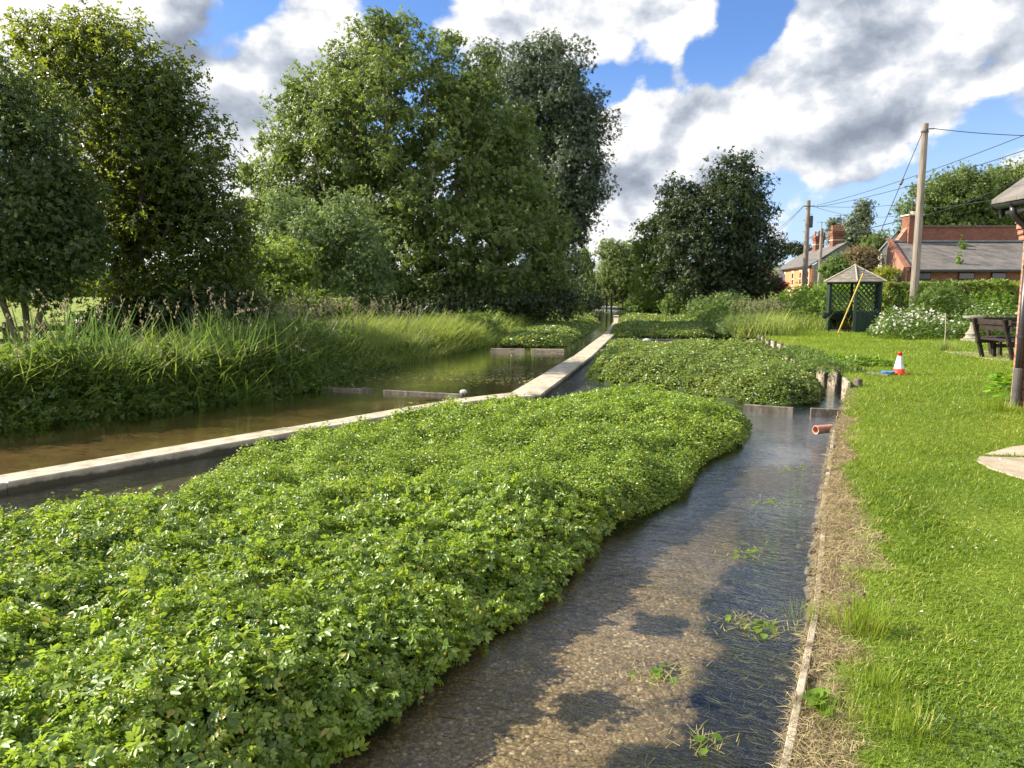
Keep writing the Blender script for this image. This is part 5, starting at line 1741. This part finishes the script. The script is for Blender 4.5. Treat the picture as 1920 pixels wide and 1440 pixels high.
# ------------------------------------------------------------------ brick building at the right edge
BXW, BYF, BYN = 7.25, 10.75, -6.0
root = empty('brick_building', (BXW, BYF, 0), 'red brick building corner with black gutter and slate eave at the view edge', 'building')
mb = MB().box(((BXW + 13) / 2, (BYF + BYN) / 2, 1.36), (13 - BXW, BYF - BYN, 2.76))
mb.build('wall', M['brick_red'], root)
mb = MB()
for k in range(4):
    mb.box((BXW + .355 - .024 * k, BYF + .02, 2.40 + .078 * k), (.75, .12, .074))
mb.build('corbel', M['brick_red'], root)
# white plinth block
MB().box((BXW + .02, BYF - 1.30, .06), (.10, .5, .20)).build('plinth_block', M['render_white'], root, bevel=.01)
E0, RG0 = Vector((BXW - .36, 0, 2.88)), Vector((BXW + 3.0, 0, 5.35))
th = Vector((0, 0, .06))
mb = MB().prism([Vector((E0.x, BYF + .22, E0.z)), Vector((E0.x, BYN, E0.z)), Vector((RG0.x, BYN, RG0.z)), Vector((RG0.x, BYF + .22, RG0.z))], th)
mb.prism([Vector((RG0.x + .002, BYF + .22, RG0.z)), Vector((RG0.x + .002, BYN, RG0.z)), Vector((13.3, BYN, 2.9)), Vector((13.3, BYF + .22, 2.9))], th)
rf = mb.build('roof', M['slate'], root)
mb = MB().prism([Vector((E0.x + .10, BYF + .13, E0.z - .015)), Vector((RG0.x, BYF + .13, RG0.z - .02)), Vector((RG0.x, BYF + .13, RG0.z - .20)), Vector((E0.x + .10, BYF + .13, E0.z - .20))], (0, .05, 0))
mb.build('bargeboard', M['black_plastic'], rf)
MB().prism([Vector((BXW, BYF - .012, 2.74)), Vector((13, BYF - .012, 2.74)), Vector((RG0.x, BYF - .012, RG0.z - .03))], (0, -.2, 0)).build('gable_wall', M['brick_red'], root)
MB().box((BXW - .16, (BYF + BYN) / 2, 2.74), (.30, BYF - BYN - .05, .04)).build('soffit', M['black_plastic'], root)
# half-round gutter
gx, gz = BXW - .33, 2.86
mb = MB()
n = 10
V, Fs = [], []
prof = [(gx + .062 * math.cos(t), gz + .062 * math.sin(t)) for t in np.linspace(math.pi, 2 * math.pi, n)] + [(gx + .052 * math.cos(t), gz + .052 * math.sin(t)) for t in np.linspace(2 * math.pi, math.pi, n)]
mb.prism([Vector((px_, BYF + .18, pz_)) for px_, pz_ in prof], (0, BYN - BYF, 0))
gt = mb.build('gutter', M['black_plastic'], root)
mb = MB()
for yy in (BYF + .16, BYF - .25, BYF - 1.1, BYF - 2.0, BYF - 3):
    mb.tube([(gx + .072 * math.cos(t), yy, gz + .072 * math.sin(t)) for t in np.linspace(math.pi, 2 * math.pi, 9)], .012, 6)
mb.build('gutter_bracket', M['black_plastic'], gt)
PYD = BYF - .22
dp = MB().tube([(gx, PYD, gz - .05), (gx, PYD, gz - .14), (gx + .04, PYD, gz - .20), (BXW - .10, PYD, gz - .36), (BXW - .07, PYD, gz - .44), (BXW - .07, PYD, gz - .55)], .046, 14).tube([(BXW - .07, PYD, gz - .55), (BXW - .07, PYD, .0)], .044, 14).build('downpipe', M['black_plastic'], root, smooth=True)
mb = MB()
for zc in (2.30, 1.95, .98):
    mb.lathe((BXW - .07, PYD, zc), [(.046, 0), (.053, .004), (.053, .045), (.046, .05)], 14)
    mb.box((BXW - .02, PYD, zc + .025), (.05, .16, .045))
mb.build('pipe_collar', M['black_plastic'], dp)
MB().lathe((BXW - .07, PYD, 0), [(.058, 0), (.058, .55), (.050, .56)], 14).build('pipe_shoe', M['iron'], dp)
# leafy plant at the foot of the pipe
rr_ = np.random.default_rng(4)
c = G(1882, 752, 0)
n = 46
a_ = rr_.uniform(0, 6.28, n)
pos = np.stack([c.x + rr_.normal(0, .09, n), c.y + rr_.normal(0, .08, n), .05 + .34 * rr_.random(n)], 1)
yd = np.stack([np.cos(a_), np.sin(a_), rr_.uniform(-.1, .7, n)], 1)
o = scatter('broad_leaved_plant', T_leaf(.52, .14, .3), pos, yd, rr_.normal(0, .3, (n, 3)) + np.array([0, 0, 1]), rr_.uniform(.09, .17, n), rr_.random(n), M['rhubarb'])
tag(o, 'glowing broad-leaved green plant at the foot of the black downpipe', 'plant')
n = 14
c = G(1535, 1322, 0)
a_ = rr_.uniform(0, 6.28, n)
yd = np.stack([np.cos(a_), np.sin(a_), rr_.uniform(.1, .7, n)], 1)
o = scatter('dock_plant', T_leaf(.42, .12, .3), np.stack([c.x + rr_.normal(0, .02, n), c.y + rr_.normal(0, .015, n), np.full(n, .015)], 1), yd, rr_.normal(0, .2, (n, 3)) + np.array([0, 0, 1]), rr_.uniform(.05, .09, n), rr_.random(n), M['bright_herb'])
tag(o, 'small green dock rosette growing in the dry turf beside the edging', 'plant')
tuft('grass_tuft', (6.72, 10.2), 220, .20, .22, 'lawn_blade', 'ragged grass tuft at the foot of the black downpipe', 66)

# ------------------------------------------------------------------ long brick building with lean-to slate roof
root = empty('long_brick_building', (24, 45, .8), 'long low brick building with lean-to slate roof and one chimney', 'building')
ZG = .6
# eave line and roof top
eL, eR = P(1702, 507, 45.0), P(1702, 507, 45.0)
YE, YT = 45.0, 50.0
ze, zt = P(1702, 508, YE).z, P(1680, 455, YT).z
xl, xr = P(1700, 508, YE).x, 40.0
xlt = P(1672, 455, YT).x
xew = P(1664, 455, YT).x
wall_top = P(1700, 426, YT).z
MB().box(((xl + xr) / 2 + .2, YE + .35, (ZG + ze) / 2), (xr - xl, .3, ze - ZG)).build('front_wall', M['brick_old'], root)
# end wall: pentagon running back from the eave to the tall wall, facing the lawn
ew = [Vector((xl + .05, YE + .2, ZG)), Vector((xew, YT, ZG)), Vector((xew, YT, zt + .15)), Vector((xl + .05, YE + .2, ze + .1))]
MB().prism(ew, (.32, .1, 0)).build('end_wall', M['brick_red'], root)
MB().bar(ew[3] + Vector((.1, -.12, .10)), ew[2] + Vector((.12, .1, .12)), .26, .08).build('coping', M['brick_old'], root)
mb = MB().prism([Vector((xl + .36, YE - .05, ze)), Vector((xr, YE - .05, ze)), Vector((xr, YT, zt)), Vector((xlt + .0, YT, zt))], (0, 0, .07))
rf = mb.build('roof', M['slate'], root)
MB().bar((xlt + .1, YT - .10, zt + .10), (xr, YT - .10, zt + .10), .24, .10).build('lead_flashing', M['slate_grey'], rf)
MB().bar((xl + .3, YE - .14, ze + .02), (xr, YE - .14, ze + .02), .14, .12).build('gutter', M['black_plastic'], root)
wl = P(1705, 426, YT).x
MB().box(((wl + 40) / 2, YT + .22, (ZG + wall_top) / 2), (40 - wl, .4, wall_top - ZG)).build('tall_wall', M['brick_old'], root)
MB().bar((wl + .02, YT + .2, wall_top + .06), (40, YT + .2, wall_top + .06), .52, .12).build('wall_coping', M['coping'], root)
# chimney on the left end of the tall wall
cx0, cx1 = P(1698, 430, YT).x, P(1722, 430, YT).x
ctop = P(1710, 405, YT).z
ch = MB().box(((cx0 + cx1) / 2, YT + .05, (zt + ctop) / 2 - .1), (cx1 - cx0, .95, ctop - zt + .2)).build('chimney', M['brick_old'], rf)
MB().prism([Vector((cx0 - .62, YT - .2, zt + .02)), Vector((cx0, YT - .2, zt + .02)), Vector((cx0, YT - .2, zt + .95))], (0, .5, 0)).build('chimney_shoulder', M['brick_red'], rf)
MB().box(((cx0 + cx1) / 2, YT + .05, ctop + .045), (cx1 - cx0 + .16, 1.1, .09)).build('cap', M['stone_band'], rf)
MB().lathe(((cx0 + cx1) / 2, YT, ctop + .09), [(.13, 0), (.12, .12), (.17, .13), (.17, .18), (.05, .2)], 12).build('chimney_pot', M['stone_band'], rf)
q = P(1716, 349, YT)
mb = MB().tube([(q.x - .1, YT, ctop), (q.x - .1, YT, q.z)], .03, 6)
mb.bar((q.x - .7, YT, q.z), (q.x + .1, YT, q.z - .05), .03, .03)
for k in range(5):
    mb.bar((q.x - .6 + k * .15, YT - .18, q.z), (q.x - .6 + k * .15, YT + .18, q.z), .015, .015)
o = mb.build('aerial', M['iron'])
tag(o, 'television aerial above the chimney of the long brick building', 'aerial', 'television aerials')
mb = MB().box((P(1693, 520, 45.6).x - .1, 46.3, P(1693, 521, 46).z), (.1, .8, .62))
for (wx0, wx1) in ((1722, 1748), (1800, 1830), (1862, 1890)):
    a, b = P(wx0, 511, YE), P(wx1, 524, YE)
    fr = MB().box(((a.x + b.x) / 2, YE + .19, (a.z + b.z) / 2), (b.x - a.x, .08, a.z - b.z)).build('window', M['dark_wood'], root)
    MB().box(((a.x + b.x) / 2, YE + .14, (a.z + b.z) / 2), (b.x - a.x - .12, .03, a.z - b.z - .1)).build('pane', M['glass'], fr)
c0 = ew[0].lerp(ew[1], .35)
d_ = (ew[1] - ew[0]).normalized()
nr = Vector((d_.y, -d_.x, 0))
nr = nr if nr.x < 0 else -nr
c0.z = P(1692, 521, 46.5).z
fr = MB().bar(c0 - d_ * .45 + nr * .03, c0 + d_ * .45 + nr * .03, .06, .75).build('window', M['window_frame'], root)
MB().bar(c0 - d_ * .38 + nr * .055, c0 + d_ * .38 + nr * .055, .03, .62).build('pane', M['glass'], fr)
for t in (.22, .30):
    c1 = ew[0].lerp(ew[1], t) + nr * .08
    MB().tube([(c1.x, c1.y, ZG), (c1.x, c1.y, ze + .1 - .2 * (t > .25))], .05, 8).build('downpipe', M['iron'], root)
# weeds growing out of the slates
for (px, py, s_, lab) in ((1805, 470, .30, 'small green seedling rooted high on the lean-to slates'), (1797, 498, .38, 'small green seedling rooted low on the lean-to slates')):
    t_ = (508 - py) / (508 - 455)
    q = P(px, py, YE + (YT - YE) * t_)
    q.z = ze + (zt - ze) * t_ + .06
    n = 60
    o = scatter('roof_seedling', C5, np.array([[q.x, q.y, q.z]]) + np.abs(rr_.normal(0, 1, (n, 3))) * np.array([0, 0, s_]) + rr_.normal(0, .12, (n, 3)) * np.array([1, .4, .1]), rr_.normal(0, 1, (n, 3)), rr_.normal(0, .5, (n, 3)) + np.array([0, 0, 1]), np.full(n, .12), rr_.random(n), M['bright_herb'])
    tag(o, lab, 'seedling', kind='thing')

# white gabled house behind its left end
root = empty('white_gable_house', (26.5, 55, .8), 'white rendered gable with dark slate roof behind the brick end wall', 'house')
ap = P(1684, 434, 56)
ev = P(1655, 468, 56)
hw = ap.x - ev.x
g_ = [Vector((ap.x - hw, 56, ZG)), Vector((ap.x + hw, 56, ZG)), Vector((ap.x + hw, 56, ev.z)), Vector((ap.x, 56, ap.z)), Vector((ap.x - hw, 56, ev.z))]
MB().prism(g_, (3.0, 7, 0)).build('wall', M['render_white'], root)
dv = Vector((3.25, 7.6, 0))
s0 = Vector((-.12, -.35, 0))
rf = MB().prism([g_[3] + s0 + Vector((0, 0, .03)), g_[4] + s0 + Vector((-.25, 0, -.12)), g_[4] + s0 + dv + Vector((-.25, 0, -.12)), g_[3] + s0 + dv + Vector((0, 0, .03))], (0, 0, .10)).prism([g_[3] + s0 + Vector((.004, 0, .03)), g_[2] + s0 + Vector((.25, 0, -.12)), g_[2] + s0 + dv + Vector((.25, 0, -.12)), g_[3] + s0 + dv + Vector((.004, 0, .03))], (0, 0, .10)).build('roof', M['slate_grey'], root)
rr2 = P(1720, 436, 60)
MB().prism([g_[3] + Vector((.1, .5, .0)), Vector((g_[3].x + 3.6, 56.5, ap.z)), Vector((g_[3].x + 3.6, 55.2, ap.z - 1.9)), Vector((g_[3].x + .6, 55.2, ap.z - 1.9))], (0, 0, .08)).build('side_roof', M['slate_grey'], root)

# ------------------------------------------------------------------ orange brick terrace with grey gable
root = empty('brick_terrace', (33, 82, .8), 'orange brick terrace with slate-grey gable and two tall chimney stacks', 'house')
A = P(1522, 497, 82)           # eave at the near corner
Bf = P(1457, 506, 104)
Bf.z = A.z
D = P(1640, 500, 83.5)          # far eave of the gable
D.z = A.z
APX = P(1587, 456, 82.8)
back = (Bf - A)
zg = .5


def low(v):
    return Vector((v.x, v.y, zg))


D = A + (APX - A) * 2
D.z = A.z
body = [low(A), low(D), D, Vector(APX), Vector(A)]
inn = Vector((.06, .10, 0))
MB().prism([low(A), low(Bf), Vector(Bf), Vector(A)], (.3, .05, 0)).build('front_wall', M['brick_orange'], root)
MB().prism([p + Vector((.30, .02, 0)) if i in (0, 4) else p for i, p in enumerate(body)], (0.05, .3, 0)).build('gable_wall', M['slate_grey'], root)
ov = Vector((-.25, -.02, -.10))
bk = back * 1.01
f0 = -back.normalized() * .25
mb = MB().prism([A + ov + f0, A + ov + bk, APX + bk, APX + f0], (0, 0, .12))
mb.prism([APX + f0 + Vector((.005, 0, 0)), APX + bk + Vector((.005, 0, 0)), D + bk + Vector((.2, 0, -.1)), D + f0 + Vector((.2, 0, -.1))], (0, 0, .12))
rf = mb.build('roof', M['slate'], root)
MB().bar(A + ov + f0 + Vector((-.05, 0, .0)), A + ov + bk + Vector((-.05, 0, 0)), .14, .14).build('gutter', M['black_plastic'], root)
fdir = back.normalized()
fn = Vector((-fdir.y, fdir.x, 0))
for t, k in ((.075, 0), (.26, 1), (.47, 2), (.72, 3)):
    c1 = A + back * t
    c1.z = A.z - 1.35
    h_ = 1.55
    fr = MB().bar(c1 - fdir * .52 + fn * .01, c1 + fdir * .52 + fn * .01, .06, h_).build('window', M['window_frame'], root)
    MB().bar(c1 - fdir * .42 + fn * .04 + Vector((0, 0, .38)), c1 + fdir * .42 + fn * .04 + Vector((0, 0, .38)), .03, .66).bar(c1 - fdir * .42 + fn * .04 - Vector((0, 0, .38)), c1 + fdir * .42 + fn * .04 - Vector((0, 0, .38)), .03, .66).build('pane', M['glass'], fr)
    MB().bar(c1 - fdir * .75 + fn * .015 + Vector((0, 0, .95)), c1 + fdir * .75 + fn * .015 + Vector((0, 0, .95)), .07, .30).build('lintel', M['stone_band'], fr)
    MB().bar(c1 - fdir * .65 + fn * .05 - Vector((0, 0, .84)), c1 + fdir * .65 + fn * .05 - Vector((0, 0, .84)), .18, .12).build('sill', M['window_frame'], fr)
c1 = A.copy()
c1.z = A.z - 2.75
MB().bar(c1 + fn * .03, c1 + back + fn * .03, .06, .28).build('string_course', M['stone_band'], root)
MB().tube([A + fn * .1 + fdir * .1, low(A) + fn * .1 + fdir * .1], .06, 8).build('downpipe', M['black_plastic'], root)


def stack(t, wpx, top_py, pots, Yd):
    c_ = APX + back * t
    Yd = c_.y
    w_ = wpx * Yd / FPX
    top = P(1550, top_py, Yd).z
    ch = MB().box((c_.x, c_.y, (APX.z - .8 + top - .5) / 2), (w_, .9, top - .5 - APX.z + .8)).build('chimney', M['brick_old'], rf)
    MB().box((c_.x, c_.y, top - .42), (w_ + .16, 1.06, .2)).box((c_.x, c_.y, top - .22), (w_ + .3, 1.2, .2)).box((c_.x, c_.y, top - .06), (w_ + .16, 1.06, .12)).build('chimney_head', M['brick_old'], rf)
    MB().box((c_.x, c_.y, top - 1.05), (w_ + .06, .96, .09)).build('chimney_band', M['stone_band'], rf)
    for k in range(pots):
        MB().lathe((c_.x - w_ * .42 + w_ * .84 * k / (pots - 1), c_.y, top), [(.15, 0), (.13, .1), (.12, .5), (.15, .52), (.15, .60), (.10, .60)], 10).build('chimney_pot', M['terracotta'], rf)
    return c_, top


c_, top = stack(.20, 20, 433, 4, 86)
c2_, top2 = stack(.62, 16, 443, 3, 95)
for cc, tp, hpx, lab in ((c_, top, 402, 'tall thin aerial on the closer chimney stack of the orange terrace'), (c2_, top2, 415, 'aerial on the farther chimney stack of the orange terrace')):
    z_ = P(1550, hpx, cc.y).z
    mb = MB().tube([(cc.x + .3, cc.y, tp), (cc.x + .3, cc.y, z_)], .035, 6)
    mb.bar((cc.x - .3, cc.y, z_ - .12), (cc.x + .9, cc.y, z_ - .12), .03, .03)
    for k in range(5):
        mb.bar((cc.x - .2 + k * .24, cc.y - .3, z_ - .12), (cc.x - .2 + k * .24, cc.y + .3, z_ - .12), .02, .02)
    tag(mb.build('aerial', M['iron']), lab, 'aerial', 'television aerials')

# cottage with orange gable further left
root = empty('gabled_cottage', (32, 98, .8), 'small orange gable with a low slate roof beside the purple shrub', 'house')
q = P(1436, 498, 98)
hw_, ez = 1.6, q.z - 1.7
g_ = [Vector((q.x - hw_, 98, .5)), Vector((q.x + hw_, 98, .5)), Vector((q.x + hw_, 98, ez)), Vector((q.x, 98, q.z)), Vector((q.x - hw_, 98, ez))]
MB().prism(g_, (2, 6, 0)).build('wall', M['brick_orange'], root)
dv = Vector((2.1, 6.3, 0))
MB().prism([g_[3] + Vector((0, .1, .02)), g_[2] + Vector((.2, .1, -.2)), g_[2] + dv + Vector((.2, 0, -.2)), g_[3] + dv + Vector((0, 0, .02))], (0, 0, .1)).prism([g_[3] + Vector((-.004, .1, .02)), g_[4] + Vector((-.2, .1, -.2)), g_[4] + dv + Vector((-.2, 0, -.2)), g_[3] + dv + Vector((-.004, 0, .02))], (0, 0, .1)).build('roof', M['slate_grey'], root)
mb = MB().prism([Vector((q.x + 1.62, 98.3, q.z - .7)), Vector((q.x + 4.4, 98.3, q.z - .7)), Vector((q.x + 4.4, 97.0, q.z - 2.3)), Vector((q.x + 1.62, 97.0, q.z - 2.3))], (0, 0, .1))
mb.build('porch_roof', M['slate_grey'], root)
mb = MB().box((q.x + 3.0, 98.6, (q.z - 2.2 + .5) / 2 + .2), (2.6, .4, q.z - 2.2 - .5)).build('porch_wall', M['brick_orange'], root)

# ------------------------------------------------------------------ left fence, far footbridge
root = empty('rail_fence', (-11, 19.5, 0), 'low dark post and rail fence beneath the thin grey stems', 'fence')
fa, fb = P(-60, 630, 19.2), P(215, 618, 20.4)
for k in range(5):
    p = fa.lerp(fb, k / 4)
    MB().box((p.x, p.y, .36), (.13, .13, .95), .2).build('post', M['dark_wood'], root, bevel=.008)
    if k < 4:
        p2_ = fa.lerp(fb, (k + 1) / 4)
        for zz_ in (.34, .66):
            MB().bar((p.x, p.y - .08, zz_), (p2_.x, p2_.y - .08, zz_), .05, .14).build('rail', M['dark_wood'], root, bevel=.006)

root = empty('footbridge', (9.6, 72, 0), 'tiny sunlit plank footbridge with slim posts at the far end of the stream', 'footbridge')
fa, fb = P(1122, 592, 71), P(1166, 592, 71)
MB().bar((fa.x, 71, .06), (fb.x, 71, .06), .9, .10).build('deck', M['old_board'], root)
for k in range(3):
    p = fa.lerp(fb, k / 2)
    MB().box((p.x, 70.6, .35), (.10, .10, 1.1)).build('post', M['dark_wood'], root)
MB().bar((fa.x, 70.6, .85), (fb.x, 70.6, .85), .08, .10).build('handrail', M['dark_wood'], root)
for k, (px, lab) in enumerate(((1137, 'slim dark post standing at the near side of the footbridge'), (1146, 'tallest dark post standing by the footbridge'))):
    p = P(px, 590, 69 + k)
    tag(MB().box((p.x, p.y, .45), (.15, .15, 1.5 + .5 * k)).build('gate_post', M['dark_wood'], bevel=.02), lab, 'post')
# small weir falls beside the far wall: white water over low sills
for i, (x_, y_) in enumerate(((2.9, 28.6), (4.6, 37.5), (5.6, 43.0))):
    pass

# ------------------------------------------------------------------ distant tree line
r = np.random.default_rng(99)
V = []
pos, out = [], []
for k in range(150):
    a_ = RAD(-48 + 96 * k / 149) + r.normal(0, .004)
    dist = r.uniform(170, 230)
    cx, cyy = dist * math.sin(a_), dist * math.cos(a_)
    hh = r.uniform(4.5, 8.5)
    n = 150
    dirs = unit(r.normal(0, 1, (n, 3)))
    pos.append(np.array([cx, cyy, hh * .5]) + dirs * (r.random((n, 1)) ** .35) * np.array([5.0, 3.5, hh * .55]))
    out.append(dirs)
pos, out = np.concatenate(pos), np.concatenate(out)
n = len(pos)
o = scatter('treeline', C5, pos, r.normal(0, 1, (n, 3)), out + np.array([0, 0, .5]) + r.normal(0, .4, (n, 3)), r.uniform(.7, 1.4, n), np.clip(.5 + out[:, 2] * .15 + r.normal(0, .15, n), 0, 1), M['ash_leaf'])
tag(o, 'distant low belt of trees closing the fields', 'trees', kind='stuff')
